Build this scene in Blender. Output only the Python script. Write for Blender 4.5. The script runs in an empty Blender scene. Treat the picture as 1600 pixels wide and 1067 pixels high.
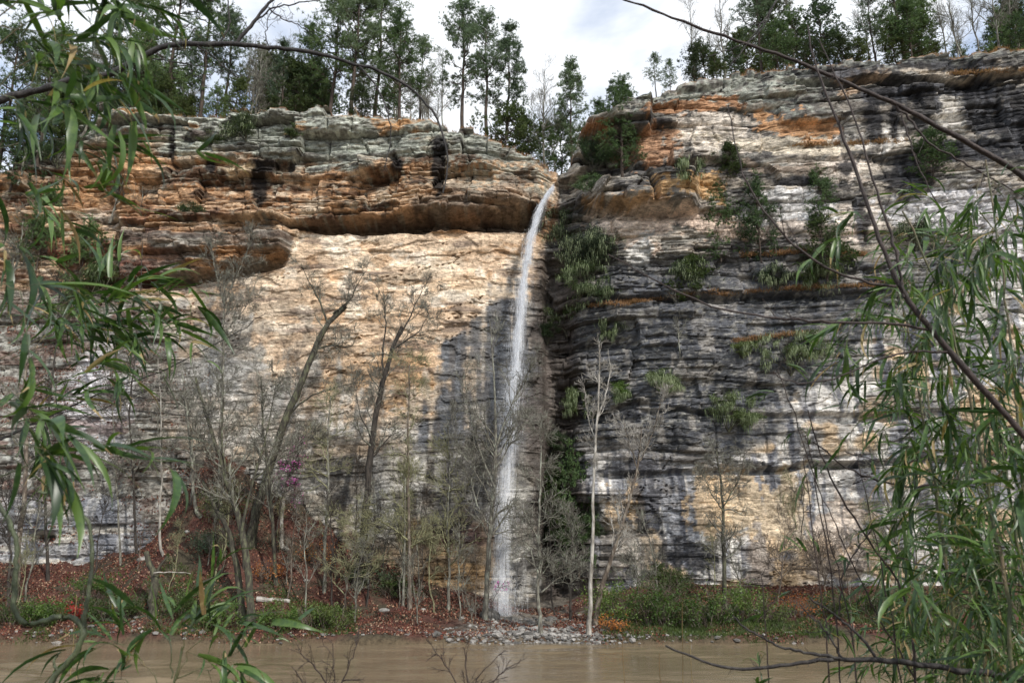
import bpy, math, random
import numpy as np
from mathutils import Vector, Matrix

S = bpy.context.scene
# ------------------------------------------------------------------ camera
CAM = np.array([0.0, 0.0, 5.0]); F = 1244.0; PITCH = math.radians(15.6)
CP, SP = math.cos(PITCH), math.sin(PITCH)
cd = bpy.data.cameras.new('camera'); cam = bpy.data.objects.new('camera', cd); S.collection.objects.link(cam)
cam.location = CAM; cam.rotation_euler = (math.pi / 2 + PITCH, 0, 0)
cd.sensor_width = 36; cd.lens = 36 * F / 1600; cd.clip_start = 0.05; cd.clip_end = 3000
cd.dof.use_dof = True; cd.dof.focus_distance = 45; cd.dof.aperture_fstop = 7
S.camera = cam
# ------------------------------------------------------------------ light
SUN_EL, SUN_AZ = math.radians(41), math.radians(32)      # azimuth measured from behind the camera towards the right
W = bpy.data.worlds.new('World'); S.world = W; W.use_nodes = True
nt = W.node_tree; nt.nodes.clear()
def wn(t, **k):
    n = nt.nodes.new(t)
    for a, b in k.items(): setattr(n, a, b)
    return n
sky = wn('ShaderNodeTexSky', sky_type='NISHITA', sun_disc=False, sun_elevation=SUN_EL, sun_rotation=math.pi - SUN_AZ)
b1 = wn('ShaderNodeBackground'); b1.inputs['Strength'].default_value = 0.15
b2 = wn('ShaderNodeBackground'); b2.inputs['Color'].default_value = (0.93, 0.96, 1.0, 1); b2.inputs['Strength'].default_value = 1.2
tc = wn('ShaderNodeTexCoord'); mp = wn('ShaderNodeMapping'); mp.inputs['Scale'].default_value = (1, 1, 1.9); mp.inputs['Location'].default_value = (2.6815, 7.2162, -6.9623)
nz = wn('ShaderNodeTexNoise'); nz.inputs['Scale'].default_value = 2.6; nz.inputs['Detail'].default_value = 7; nz.inputs['Roughness'].default_value = 0.52; nz.inputs['Distortion'].default_value = 0.25
rp = wn('ShaderNodeValToRGB'); rp.color_ramp.elements[0].position = 0.40; rp.color_ramp.elements[1].position = 0.55; rp.color_ramp.elements[0].color = (.28, .28, .28, 1)
mx = wn('ShaderNodeMixShader'); ow = wn('ShaderNodeOutputWorld')
L = nt.links.new
hs = wn('ShaderNodeHueSaturation'); hs.inputs['Saturation'].default_value = 1.35; hs.inputs['Value'].default_value = 1.3; L(sky.outputs[0], hs.inputs['Color']); L(hs.outputs[0], b1.inputs['Color']); L(tc.outputs['Generated'], mp.inputs[0]); L(mp.outputs[0], nz.inputs['Vector']); L(nz.outputs['Fac'], rp.inputs[0])
L(rp.outputs[0], mx.inputs[0]); L(b1.outputs[0], mx.inputs[1]); L(b2.outputs[0], mx.inputs[2]); L(mx.outputs[0], ow.inputs['Surface'])
sl = bpy.data.lights.new('sun', 'SUN'); sun = bpy.data.objects.new('sun', sl); S.collection.objects.link(sun)
sl.energy = 3.5; sl.angle = math.radians(0.9); sl.color = (1, 0.95, 0.88)
sd = Vector((math.sin(SUN_AZ) * math.cos(SUN_EL), -math.cos(SUN_AZ) * math.cos(SUN_EL), math.sin(SUN_EL)))
sun.rotation_euler = sd.to_track_quat('Z', 'Y').to_euler(); sun.location = (20, -20, 60)
S.view_settings.view_transform = 'Standard'; S.view_settings.look = 'None'; S.view_settings.exposure = 0.06; S.view_settings.gamma = 1
S.cycles.transparent_max_bounces = 12; S.cycles.max_bounces = 5; S.cycles.diffuse_bounces = 2

# ------------------------------------------------------------------ helpers
def at(px, py, D):
    "point seen at photo position (px, py) that lies D metres out over the river"
    u = (px - 800) / F; v = (533.5 - py) / F
    d = np.array([u, CP - v * SP, SP + v * CP])
    return CAM + d * (D / d[1])
def path(pts, D=None):
    return np.array([at(p[0], p[1], p[2] if len(p) > 2 else D) for p in pts])
def project(x, y, z):
    dz = z - CAM[2]; f = y * CP + dz * SP; u = x / f; v = (-y * SP + dz * CP) / f
    return 800 + u * F, 533.5 - v * F
def rng_of(s): return np.random.default_rng(s)
def _h(ix, iy, iz):
    n = (ix.astype(np.uint32) * np.uint32(374761393)) ^ (iy.astype(np.uint32) * np.uint32(668265263)) ^ (iz.astype(np.uint32) * np.uint32(2246822519))
    n = (n ^ (n >> np.uint32(13))) * np.uint32(1274126177)
    n = n ^ (n >> np.uint32(16))
    return (n & np.uint32(0xffffff)).astype(np.float32) / np.float32(0xffffff)
def noise(x, y, seed=0):
    "value noise in 0..1"
    x = np.asarray(x, np.float32) + np.float32(5000); y = np.asarray(y, np.float32) + np.float32(5000)
    x, y = np.broadcast_arrays(x, y)
    ix = np.floor(x).astype(np.int64); iy = np.floor(y).astype(np.int64)
    fx = x - ix; fy = y - iy; fx = fx * fx * (3 - 2 * fx); fy = fy * fy * (3 - 2 * fy)
    s = np.full(1, seed * 7919 + 13)
    a = _h(ix, iy, s); b = _h(ix + 1, iy, s); c = _h(ix, iy + 1, s); d = _h(ix + 1, iy + 1, s)
    return (a * (1 - fx) + b * fx) * (1 - fy) + (c * (1 - fx) + d * fx) * fy
def fbm(x, y, seed=0, o=4, g=0.5):
    t = 0; a = 1; s = 0
    for i in range(o):
        t = t + a * noise(x * 2 ** i, y * 2 ** i, seed + i * 31); s += a; a *= g
    return t / s
def ss(a, b, x):
    t = np.clip((x - a) / (b - a), 0, 1); return t * t * (3 - 2 * t)

def mesh_np(name, V, Fc, mats=(), smooth=False, col=None, mi=None):
    me = bpy.data.meshes.new(name); V = np.ascontiguousarray(V, np.float32); k = Fc.shape[1]; n = len(Fc)
    me.vertices.add(len(V)); me.vertices.foreach_set('co', V.ravel())
    me.loops.add(n * k); me.loops.foreach_set('vertex_index', np.ascontiguousarray(Fc, np.int32).ravel())
    me.polygons.add(n); me.polygons.foreach_set('loop_start', np.arange(0, n * k, k, dtype=np.int32))
    me.polygons.foreach_set('use_smooth', np.full(n, smooth))
    for m in mats: me.materials.append(m)
    if mi is not None: me.polygons.foreach_set('material_index', np.ascontiguousarray(mi, np.int32))
    if col is not None:
        c = np.ones((len(V), 4), np.float32); c[:, :col.shape[1]] = col
        a = me.color_attributes.new('Col', 'FLOAT_COLOR', 'POINT'); a.data.foreach_set('color', c.ravel())
    me.update(); return me
def link(name, me, parent=None, label=None, cat=None, group=None, kind=None):
    o = bpy.data.objects.new(name, me); S.collection.objects.link(o)
    if parent is not None: o.parent = parent
    return tag(o, label, cat, group, kind)
def tag(o, label=None, cat=None, group=None, kind=None):
    if label: o['label'] = label
    if cat: o['category'] = cat
    if group: o['group'] = group
    if kind: o['kind'] = kind
    return o
def empty(name, loc, label, cat, group=None):
    o = bpy.data.objects.new(name, None); o.location = loc; o.empty_display_size = 0.2
    S.collection.objects.link(o); return tag(o, label, cat, group)
class MB:
    "collects quads or triangles"
    def __init__(s): s.v = []; s.f = []; s.m = []; s.n = 0
    def add(s, V, Fc, m=0):
        if len(V) == 0: return
        s.v.append(np.asarray(V).reshape(-1, 3)); s.f.append(Fc + s.n); s.m.append(np.full(len(Fc), m)); s.n += len(s.v[-1])
    def mesh(s, name, mats, smooth=False, org=None, col=None):
        V = np.concatenate(s.v)
        if org is not None: V = V - np.asarray(org)
        return mesh_np(name, V, np.concatenate(s.f), mats, smooth, col, np.concatenate(s.m))
def nrm(a): return a / np.maximum(np.linalg.norm(a, axis=-1, keepdims=True), 1e-9)
def tubes(P, R, k=5, lump=0, rg=None):
    "P (m,n,3) centre lines, R (m,n) radii -> quads"
    P = np.asarray(P, float); R = np.asarray(R, float)
    if P.ndim == 2: P = P[None]; R = R[None]
    m, n, _ = P.shape
    T = nrm(np.gradient(P, axis=1)); ref = np.where(np.abs(T[:, :1, 2:3]) > 0.9, np.array([1.0, 0, 0]), np.array([0, 0, 1.0]))
    A = nrm(np.cross(T, np.broadcast_to(ref, T.shape))); B = np.cross(T, A)
    an = np.arange(k) * 2 * math.pi / k
    r = R[:, :, None]
    if lump and rg is not None: r = r * (1 + lump * rg.uniform(-1, 1, (m, n, k)))
    V = P[:, :, None] + (A[:, :, None] * np.cos(an)[:, None] + B[:, :, None] * np.sin(an)[:, None]) * (r[..., None] if r.shape[2] == k else np.repeat(r, k, 2)[..., None])
    i = np.arange(n - 1)[:, None]; j = np.arange(k)[None]
    q = np.stack([i * k + j, i * k + (j + 1) % k, (i + 1) * k + (j + 1) % k, (i + 1) * k + j], -1).reshape(-1, 4)
    Fq = (q[None] + (np.arange(m) * n * k)[:, None, None]).reshape(-1, 4)
    return V.reshape(-1, 3), Fq
def resample(P, n, rg=None, wob=0):
    P = np.asarray(P, float); d = np.r_[0, np.cumsum(np.linalg.norm(np.diff(P, axis=0), axis=1))]
    t = np.linspace(0, d[-1], n); t0 = np.linspace(0, 1, len(P))
    Q = np.stack([np.interp(t, d, P[:, i]) for i in range(3)], 1)
    for _ in range(2): Q[1:-1] = Q[1:-1] * .5 + (Q[:-2] + Q[2:]) * .25
    if rg is not None and wob: Q[1:-1] += rg.normal(0, wob, (n - 2, 3))
    return Q
def grow(rg, P, R, nc, length, ang, up=0.3, wig=0.18, t0=0.25, t1=0.98, n=6, rr=0.55, flat=1.0, taper=True, rmin=0.006, fixed=None):
    "children for every polyline in P: returns P2, R2"
    m, k, _ = P.shape
    idx = np.repeat(np.arange(m), nc); M = len(idx)
    t = (rg.uniform(t0, t1, M)); f = t * (k - 1); i = np.minimum(f.astype(int), k - 2); w = (f - i)[:, None]
    p = P[idx, i] * (1 - w) + P[idx, i + 1] * w; r = (R[idx, i] * (1 - w[:, 0]) + R[idx, i + 1] * w[:, 0])
    T = nrm(P[idx, i + 1] - P[idx, i]); rnd = rg.normal(0, 1, (M, 3)); rnd[:, 1] *= flat; side = nrm(rnd - T * (rnd * T).sum(1, keepdims=True))
    a = np.radians(rg.normal(ang, 12, M))[:, None]; d = T * np.cos(a) + side * np.sin(a)
    ln = length * rg.uniform(0.5, 1.25, M) * ((1.15 - 0.75 * t) if taper else 1)
    Q = np.zeros((M, n, 3)); Q[:, 0] = p; st = (ln / (n - 1))[:, None]
    for j in range(1, n):
        d = nrm(d + rg.normal(0, wig, (M, 3)) + np.array([0, 0, up / n])); Q[:, j] = Q[:, j - 1] + d * st
    R0 = np.minimum(r * rr, np.maximum(ln * 0.029, rmin)); R2 = R0[:, None] * np.linspace(1, 0.35, n)[None]
    return Q, np.maximum(R2, rmin * 0.7)
def petals(rg, C, ln, wd, axis=None, spread=1.0, k=1):
    "small pointed leaf faces at centres C -> triangles"
    C = np.repeat(C, k, 0); M = len(C); d = rg.normal(0, 1, (M, 3)) * spread
    if axis is not None: d = d + np.repeat(axis, k, 0) if len(axis) * k == M else d + axis
    d = nrm(d); s = nrm(np.cross(d, rg.normal(0, 1, (M, 3)))); l = ln * rg.uniform(.6, 1.3, (M, 1)); w = wd * rg.uniform(.6, 1.3, (M, 1))
    V = np.stack([C - s * w, C + s * w, C + d * l], 1).reshape(-1, 3)
    return V, np.arange(3 * M).reshape(-1, 3)
def diamonds(rg, C, ln, wd, axis=None, spread=1.0):
    M = len(C); d = rg.normal(0, 1, (M, 3)) * spread
    if axis is not None: d = d + axis
    d = nrm(d); s = nrm(np.cross(d, rg.normal(0, 1, (M, 3)))); l = ln * rg.uniform(.6, 1.3, (M, 1)); w = wd * rg.uniform(.6, 1.3, (M, 1))
    V = np.stack([C, C + d * l * .45 + s * w, C + d * l, C + d * l * .45 - s * w], 1).reshape(-1, 3)
    return V, np.arange(4 * M).reshape(-1, 4)

# ------------------------------------------------------------------ materials
def mat(name):
    m = bpy.data.materials.new(name); m.use_nodes = True; t = m.node_tree; b = t.nodes['Principled BSDF']; return m, t, b
def node(t, ty, **k):
    n = t.nodes.new(ty)
    for a, v in k.items():
        if a in n.inputs: n.inputs[a].default_value = v
        else: setattr(n, a, v)
    return n
def ramp(t, fac, stops):
    r = t.nodes.new('ShaderNodeValToRGB'); e = r.color_ramp.elements
    e[0].position, e[0].color = stops[0][0], (*stops[0][1], 1); e[1].position, e[1].color = stops[-1][0], (*stops[-1][1], 1)
    for p, c in stops[1:-1]:
        x = e.new(p); x.color = (*c, 1)
    t.links.new(fac, r.inputs[0]); return r.outputs[0]
def mixc(t, mode, f, a, b):
    m = t.nodes.new('ShaderNodeMix'); m.data_type = 'RGBA'; m.blend_type = mode
    for sck, v in ((m.inputs[0], f), (m.inputs[6], a), (m.inputs[7], b)):
        if hasattr(v, 'is_linked'): t.links.new(v, sck)
        else: sck.default_value = v if not isinstance(v, tuple) else (*v, 1)
    return m.outputs[2]
def bark(name, c1, c2, c3=None, scale=3, rough=.9):
    m, t, b = mat(name); tcn = node(t, 'ShaderNodeTexCoord'); mpn = node(t, 'ShaderNodeMapping'); mpn.inputs['Scale'].default_value = (1, 1, .35)
    n = node(t, 'ShaderNodeTexNoise', Scale=scale, Detail=5.0, Roughness=.65); t.links.new(tcn.outputs['Object'], mpn.inputs[0]); t.links.new(mpn.outputs[0], n.inputs['Vector'])
    st = [(.35, c1), (.62, c2)] if c3 is None else [(.33, c1), (.5, c2), (.62, c3)]
    t.links.new(ramp(t, n.outputs['Fac'], st), b.inputs['Base Color']); b.inputs['Roughness'].default_value = rough
    bp = node(t, 'ShaderNodeBump', Strength=.5, Distance=.03); t.links.new(n.outputs['Fac'], bp.inputs['Height']); t.links.new(bp.outputs[0], b.inputs['Normal'])
    return m
def leafmat(name, stops, rough=.45, trans=.3, scale=1.2, rnd=.5, spec=.4):
    m, t, b = mat(name); tcn = node(t, 'ShaderNodeTexCoord'); n = node(t, 'ShaderNodeTexNoise', Scale=scale, Detail=4.0, Roughness=.7)
    t.links.new(tcn.outputs['Object'], n.inputs['Vector'])
    oi = node(t, 'ShaderNodeObjectInfo'); ma = node(t, 'ShaderNodeMath', operation='MULTIPLY_ADD'); ma.inputs[1].default_value = rnd
    sb = node(t, 'ShaderNodeMath', operation='SUBTRACT'); sb.inputs[1].default_value = .5
    t.links.new(oi.outputs['Random'], sb.inputs[0]); t.links.new(sb.outputs[0], ma.inputs[0]); t.links.new(n.outputs['Fac'], ma.inputs[2])
    c = ramp(t, ma.outputs[0], stops); t.links.new(c, b.inputs['Base Color']); b.inputs['Roughness'].default_value = rough; b.inputs['Specular IOR Level'].default_value = spec
    if trans:
        tr = node(t, 'ShaderNodeBsdfTranslucent'); mc = mixc(t, 'MULTIPLY', 1.0, c, (1.3, 1.5, .6)); t.links.new(mc, tr.inputs['Color'])
        ms = node(t, 'ShaderNodeMixShader'); ms.inputs[0].default_value = trans
        t.links.new(b.outputs[0], ms.inputs[1]); t.links.new(tr.outputs[0], ms.inputs[2]); t.links.new(ms.outputs[0], t.nodes['Material Output'].inputs['Surface'])
    return m
M = {}
M['bark_grey'] = bark('lichen_bark', (.055, .048, .04), (.14, .13, .105), (.27, .28, .225), 5)
M['bark_dark'] = bark('dark_bark', (.016, .013, .011), (.055, .045, .036), None, 5)
M['bark_moss'] = bark('mossy_bark', (.018, .016, .012), (.05, .045, .032), (.10, .105, .06), 5)
M['bark_white'] = bark('white_bark', (.10, .085, .07), (.28, .26, .225), (.44, .42, .38), 3)
M['bark_rust'] = bark('rusty_bark', (.045, .034, .027), (.11, .085, .064), (.23, .20, .16), 4)
M['bark_pine'] = bark('pine_bark', (.03, .022, .017), (.085, .062, .047), None, 4)
M['twig_olive'] = bark('olive_twigs', (.12, .11, .06), (.27, .27, .15), None, 6)
M['stem_red'] = bark('reddish_stem', (.018, .010, .008), (.042, .025, .020), None, 40, .65)
M['stem_black'] = bark('blackish_branch', (.008, .006, .006), (.02, .016, .015), (.045, .04, .035), 30, .7)
M['stem_green'] = bark('green_cane', (.035, .048, .02), (.08, .085, .035), (.14, .105, .055), 25, .5)
M['vine'] = bark('mossy_vine', (.03, .035, .02), (.08, .10, .045), None, 30, .6)
M['needle'] = leafmat('pine_needles', [(.3, (.035, .066, .026)), (.5, (.078, .13, .046)), (.7, (.13, .19, .07))], .6, .22, 1.0, .35)
M['needle_blue'] = leafmat('blue_pine_needles', [(.3, (.05, .08, .046)), (.5, (.10, .15, .085)), (.7, (.16, .21, .12))], .6, .2, 1.0, .3)
M['cedar'] = leafmat('cedar_foliage', [(.3, (.024, .042, .011)), (.5, (.055, .085, .02)), (.72, (.10, .13, .035))], .6, .2, 1.6, .35)
M['hemlock'] = leafmat('hemlock_foliage', [(.3, (.010, .022, .008)), (.5, (.025, .045, .014)), (.72, (.05, .085, .025))], .6, .15, 1.6, .25)
M['lichen'] = leafmat('pale_lichen', [(.3, (.13, .17, .08)), (.6, (.34, .39, .24))], .8, .25, 3, .3)
M['spring'] = leafmat('spring_leaves', [(.3, (.035, .07, .014)), (.5, (.075, .13, .028)), (.7, (.14, .20, .05))], .5, .35, 1.5, .4)
M['olive'] = leafmat('olive_buds', [(.3, (.14, .15, .05)), (.6, (.30, .30, .13))], .6, .3, 2, .3)
M['cane_leaf'] = leafmat('cane_leaf', [(.28, (.022, .050, .014)), (.5, (.045, .092, .024)), (.72, (.095, .16, .036))], .38, .28, 9, .7, .55)
M['dry_leaf'] = leafmat('dry_cane_leaf', [(.3, (.20, .13, .06)), (.6, (.38, .29, .15))], .6, .3, 9, .5, .3)
M['redbud'] = leafmat('redbud_blossom', [(.3, (.40, .06, .28)), (.6, (.60, .16, .48))], .6, .3, 2, .2)
M['rust_leaf'] = leafmat('rusty_leaves', [(.3, (.25, .07, .02)), (.6, (.50, .20, .05))], .6, .3, 2, .3)
M['red_leaf'] = leafmat('red_leaves', [(.3, (.25, .02, .02)), (.6, (.45, .05, .04))], .6, .3, 2, .3)
M['straw'] = leafmat('straw_grass', [(.3, (.15, .07, .03)), (.6, (.30, .17, .085))], .7, .3, 2, .3)
def vcolmat(name, rough=.9, trans=0, fine=None, bump=.0, wet=False, blocks=False):
    m, t, b = mat(name); a = node(t, 'ShaderNodeVertexColor', layer_name='Col'); c = a.outputs['Color']
    if fine:
        tcn = node(t, 'ShaderNodeTexCoord'); mpn = node(t, 'ShaderNodeMapping'); mpn.inputs['Scale'].default_value = fine
        n = node(t, 'ShaderNodeTexNoise', Scale=1.0, Detail=7.0, Roughness=.72); t.links.new(tcn.outputs['Object'], mpn.inputs[0]); t.links.new(mpn.outputs[0], n.inputs['Vector'])
        n2 = node(t, 'ShaderNodeTexNoise', Scale=7.0, Detail=5.0, Roughness=.7); t.links.new(tcn.outputs['Object'], n2.inputs['Vector'])
        c = mixc(t, 'MULTIPLY', 1.0, c, ramp(t, n.outputs['Fac'], [(.36, (.5, .48, .46)), (.5, (1, 1, 1)), (.66, (1.3, 1.3, 1.3))]))
        c = mixc(t, 'MULTIPLY', 1.0, c, ramp(t, n2.outputs['Fac'], [(.3, (.72, .72, .72)), (.5, (1, 1, 1)), (.7, (1.2, 1.2, 1.2))]))
        ad = node(t, 'ShaderNodeMath', operation='ADD'); t.links.new(n.outputs['Fac'], ad.inputs[0]); t.links.new(n2.outputs['Fac'], ad.inputs[1])
        if blocks:
            for sc_, (bx, bz), wgt, lo, hi in ((1, (.55, 1.7), 1.6, .72, 1.25), (2, (1.7, 4.2), .8, .80, 1.18)):
                mq = node(t, 'ShaderNodeMapping'); mq.inputs['Scale'].default_value = (bx, bx * .6, bz); mq.inputs['Rotation'].default_value = (0, .03 * sc_, 0)
                nd = node(t, 'ShaderNodeTexNoise', Scale=1.3 * sc_, Detail=3.0); t.links.new(tcn.outputs['Object'], nd.inputs['Vector'])
                va = node(t, 'ShaderNodeVectorMath', operation='MULTIPLY_ADD'); va.inputs[1].default_value = (.5 / sc_,) * 3; t.links.new(nd.outputs['Color'], va.inputs[0]); t.links.new(tcn.outputs['Object'], va.inputs[2]); t.links.new(va.outputs[0], mq.inputs[0])
                vo = node(t, 'ShaderNodeTexVoronoi', distance='CHEBYCHEV', Scale=1.0); t.links.new(mq.outputs[0], vo.inputs['Vector'])
                sx = node(t, 'ShaderNodeSeparateColor'); t.links.new(vo.outputs['Color'], sx.inputs[0])
                c = mixc(t, 'MULTIPLY', 1.0, c, ramp(t, sx.outputs[0], [(.0, (lo,) * 3), (1, (hi,) * 3)]))
                ma = node(t, 'ShaderNodeMath', operation='MULTIPLY_ADD'); ma.inputs[1].default_value = wgt * .5; t.links.new(sx.outputs[1], ma.inputs[0]); t.links.new(ad.outputs[0], ma.inputs[2]); ad = ma
        bp = node(t, 'ShaderNodeBump', Strength=bump, Distance=.25); t.links.new(ad.outputs[0], bp.inputs['Height']); t.links.new(bp.outputs[0], b.inputs['Normal'])
    t.links.new(c, b.inputs['Base Color']); b.inputs['Roughness'].default_value = rough; b.inputs['Specular IOR Level'].default_value = .3
    if wet: t.links.new(ramp(t, a.outputs['Alpha'], [(0, (.38,) * 3), (1, (.92,) * 3)]), b.inputs['Roughness'])
    return m
M['rock'] = vcolmat('sandstone', fine=(2.2, 2.2, 4.4), bump=.55, wet=True, blocks=True)
M['soil'] = vcolmat('leafy_soil', fine=(3, 3, 3), bump=.6)
M['litter'] = vcolmat('dead_leaves', rough=.7)
M['stone'] = vcolmat('loose_stone', fine=(2, 2, 5), bump=.5)

# ------------------------------------------------------------------ cliff
TOPX = [-150, 0, 60, 110, 160, 215, 235, 255, 300, 420, 560, 640, 700, 760, 790, 830, 855, 876, 890, 898, 905, 925, 960, 1000, 1040, 1090, 1130, 1250, 1400, 1500, 1600, 1750]
TOPY = [290, 262, 222, 196, 176, 172, 184, 191, 188, 178, 178, 190, 204, 214, 228, 252, 264, 270, 262, 238, 205, 186, 172, 158, 138, 118, 112, 100, 92, 82, 74, 62]
D0X = [-70, -50, -30, -4, 1, 3.4, 5.0, 7.4, 10, 20, 45, 70]; D0Y = [66, 67, 67, 67.2, 68.4, 69.8, 69.7, 68.0, 66.4, 65.2, 60.5, 55]
def D0(x): return np.interp(x, D0X, D0Y)
topz = []; topxw = []
for a, b in zip(TOPX, TOPY):
    D = 67.0
    for _ in range(6): p = at(a, b, D); D = float(D0(p[0]))
    topxw.append(p[0]); topz.append(p[2])
def TOP(x):
    z = np.interp(x, topxw, topz); n = (fbm(x * .55, x * 0 + 3, 5, 3) - .5) * 1.1
    st = np.floor((z + n) / .55) * .55
    return st * .7 + (z + n) * .3 + (noise(x * 2.3, x * 0, 8) - .5) * .25
NX, NZ = 910, 525
xs = np.linspace(-66, 63, NX); zs = np.linspace(-1.2, 53, NZ)
X, Z = np.meshgrid(xs, zs); Tz = np.broadcast_to(TOP(xs)[None], X.shape)
Zc = np.minimum(Z, Tz); D = D0(X); PX, PY = project(X, D, Zc)
def li(v, a, b): return np.interp(v, a, b)
def band(px0, px1, soft=30): return ss(px0 - soft, px0 + soft, PX) * (1 - ss(px1 - soft, px1 + soft, PX))
def beds(zw, rg, tmin, tmax, fx, jw, seed):
    e = [-6]
    while e[-1] < 64: e.append(e[-1] + rg.uniform(tmin, tmax) * (1 if rg.random() < .75 else 2.2))
    e = np.array(e); i = np.clip(np.searchsorted(e, zw) - 1, 0, len(e) - 2); th = (e[1:] - e[:-1])[i]; fr = (zw - e[i]) / th
    a = rg.uniform(-1, 1, len(e))[i]
    pr = a * .55 + (noise(X * fx * .6, i * 7.3, seed) - .5) * .7 + (noise(X * fx * 3.7, i * 3.1, seed + 1) - .5) * .2
    jx = X / jw + noise(X * 0, i * 9.7, seed + 2) * 50 + (noise(X * .3, Z * .5, seed + 3) - .5) * .5
    jx = jx + (noise(jx * .7, i * 2.3, seed + 4) - .5) * 1.1
    c = np.floor(jx); pr = pr + (noise(c * 3.7 + .5, i * 5.1 + .5, seed + 5) - .5) * 1.7 + ((jx - c) - .5) * (noise(c * 5.7 + .5, i * 3.3 + .5, seed + 7) - .5) * .6
    jd = np.minimum(jx - c, 1 - (jx - c)) * jw
    groove = np.exp(-((fr * th) / .07) ** 2) + np.exp(-(((1 - fr) * th) / .05) ** 2) * .5
    joint = np.exp(-(jd / .06) ** 2) * (noise(X * .2, Z * .3, seed + 6) > .42)
    round_ = (np.abs(2 * fr - 1) ** 3) * .35
    return pr - round_, groove, joint, i, a
rg = rng_of(11)
dip = (fbm(X / 26, Z * 0 + 2, 21, 2) - .5) * 3.0 + X * .012
# the middle left wall dips towards the left
dip = dip + np.where(PX < 560, (560 - np.clip(PX, 100, 560)) / 560 * 2.5, 0)
zw = Z + dip + (fbm(X * .12, Z * .2, 41, 4) - .5) * .55
pA, gA, jA, iA, aA = beds(zw, rg, .9, 2.6, .11, 3.2, 50)
pB, gB, jB, iB, aB = beds(zw + (fbm(X * .11, Z * .1, 43, 3) - .5) * .5, rg, .22, .75, .22, 1.7, 60)
pC, gC, jC, iC, aC = beds(zw, rg, .10, .22, .7, .8, 70)
left = 1 - ss(862, 885, PX)
D = D0(X + ss(-1, 3, X) * (1 - ss(14, 20, X)) * (pA * 1.3 + pB * .35 + (fbm(X * .3, Z * .35, 77, 3) - .5) * 3))
cream = band(285, 838, 18) * ss(li(PX, [250, 450, 470, 860], [452, 408, 362, 362]) - 1, li(PX, [250, 450, 470, 860], [452, 408, 362, 362]) + 5, PY) * (1 - ss(590, 700, PY))
lowR = ss(880, 930, PX) * ss(725, 745, PY)
midR = ss(880, 930, PX) * ss(450, 480, PY) * (1 - lowR)
greyL = (1 - ss(850, 870, PX)) * ss(455, 500, PY)
rough = 1 - .93 * cream - .88 * lowR * (1 - cream) - .38 * midR - .78 * greyL * (1 - cream) * ss(240, 330, PX)
rough = rough * (1 - ss(880, 930, PX) * (1 - lowR) * .42) * (1 - .55 * (1 - ss(240, 330, PX)) * ss(455, 500, PY)); modB = .35 + 1.0 * ss(.36, .62, fbm(X * .10, Z * .16, 45, 3)); modC = 1.5 * ss(.42, .62, fbm(X * .13, Z * .25, 47, 3))
fbig = (fbm(X * .09, Z * .09, 81, 4) - .5)
off = -fbig * 2.4 * (1 - .6 * cream)
off -= pA * 1.0 * rough
off -= pB * .36 * modB * (.03 + .97 * rough)
off -= pC * .06 * modC * (.08 + .92 * rough)
off += gA * (.26 - .12 * ss(880, 930, PX)) * rough + gB * .10 * modB * (.02 + .98 * rough) * (noise(X * .35, zw * .9, 49) > .45) + gC * .02 * modC * rough
ck = fbm(X * .13, zw * .9, 97, 3); ckm = ss(.012, 0, np.abs(ck - .56)) * ss(.40, .52, fbm(X * .12, Z * .4, 98, 2)); ckm = (1 - ss(.0, .008, np.abs(ck - .58))) * ss(.47, .53, fbm(X * .10, Z * .3, 98, 2)); off += ckm * .28
sp = ss(.50, .508, fbm(X * .10, Z * .35, 99, 4)); off -= sp * .16; sp2 = ss(.58, .586, fbm(X * .20, Z * .45, 100, 3)); off -= sp2 * .10
off += (jA * .34 + jB * .10 * modB) * (.2 + .8 * rough)
off += (fbm(X * 1.6, Z * 2.6, 91, 4) - .5) * -.40 * (.3 + .7 * rough)
# cracks and shallow scoops in the pale wall
sc = fbm(X * .18, Z * .55, 95, 3); off += ss(.62, .64, sc) * .16 * cream
# slot under the upper left mass
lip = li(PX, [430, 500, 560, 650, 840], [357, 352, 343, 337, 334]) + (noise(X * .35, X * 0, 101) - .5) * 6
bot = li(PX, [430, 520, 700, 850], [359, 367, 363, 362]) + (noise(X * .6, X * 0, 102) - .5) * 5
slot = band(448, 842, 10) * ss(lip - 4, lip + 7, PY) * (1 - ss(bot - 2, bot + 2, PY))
off += slot * 2.7
upperL = band(190, 850, 14) * (1 - ss(lip - 1, lip + 3, PY)); off -= upperL * .9
off -= band(640, 850, 20) * ss(285, 296, PY) * (1 - ss(lip - 2, lip + 2, PY)) * .3
massL = band(196, 452, 8) * ss(345, 352, PY) * (1 - ss(li(PX, [190, 300, 380, 452], [442, 432, 416, 400]) - 2, li(PX, [190, 300, 380, 452], [442, 432, 416, 400]) + 2, PY)); off -= massL * 1.5
sl2 = li(PX, [190, 300, 380, 460], [444, 434, 418, 402]); s2 = band(215, 440, 12) * ss(sl2 - 2, sl2 + 1, PY) * (1 - ss(sl2 + 9, sl2 + 14, PY)); off += s2 * 1.5
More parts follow.
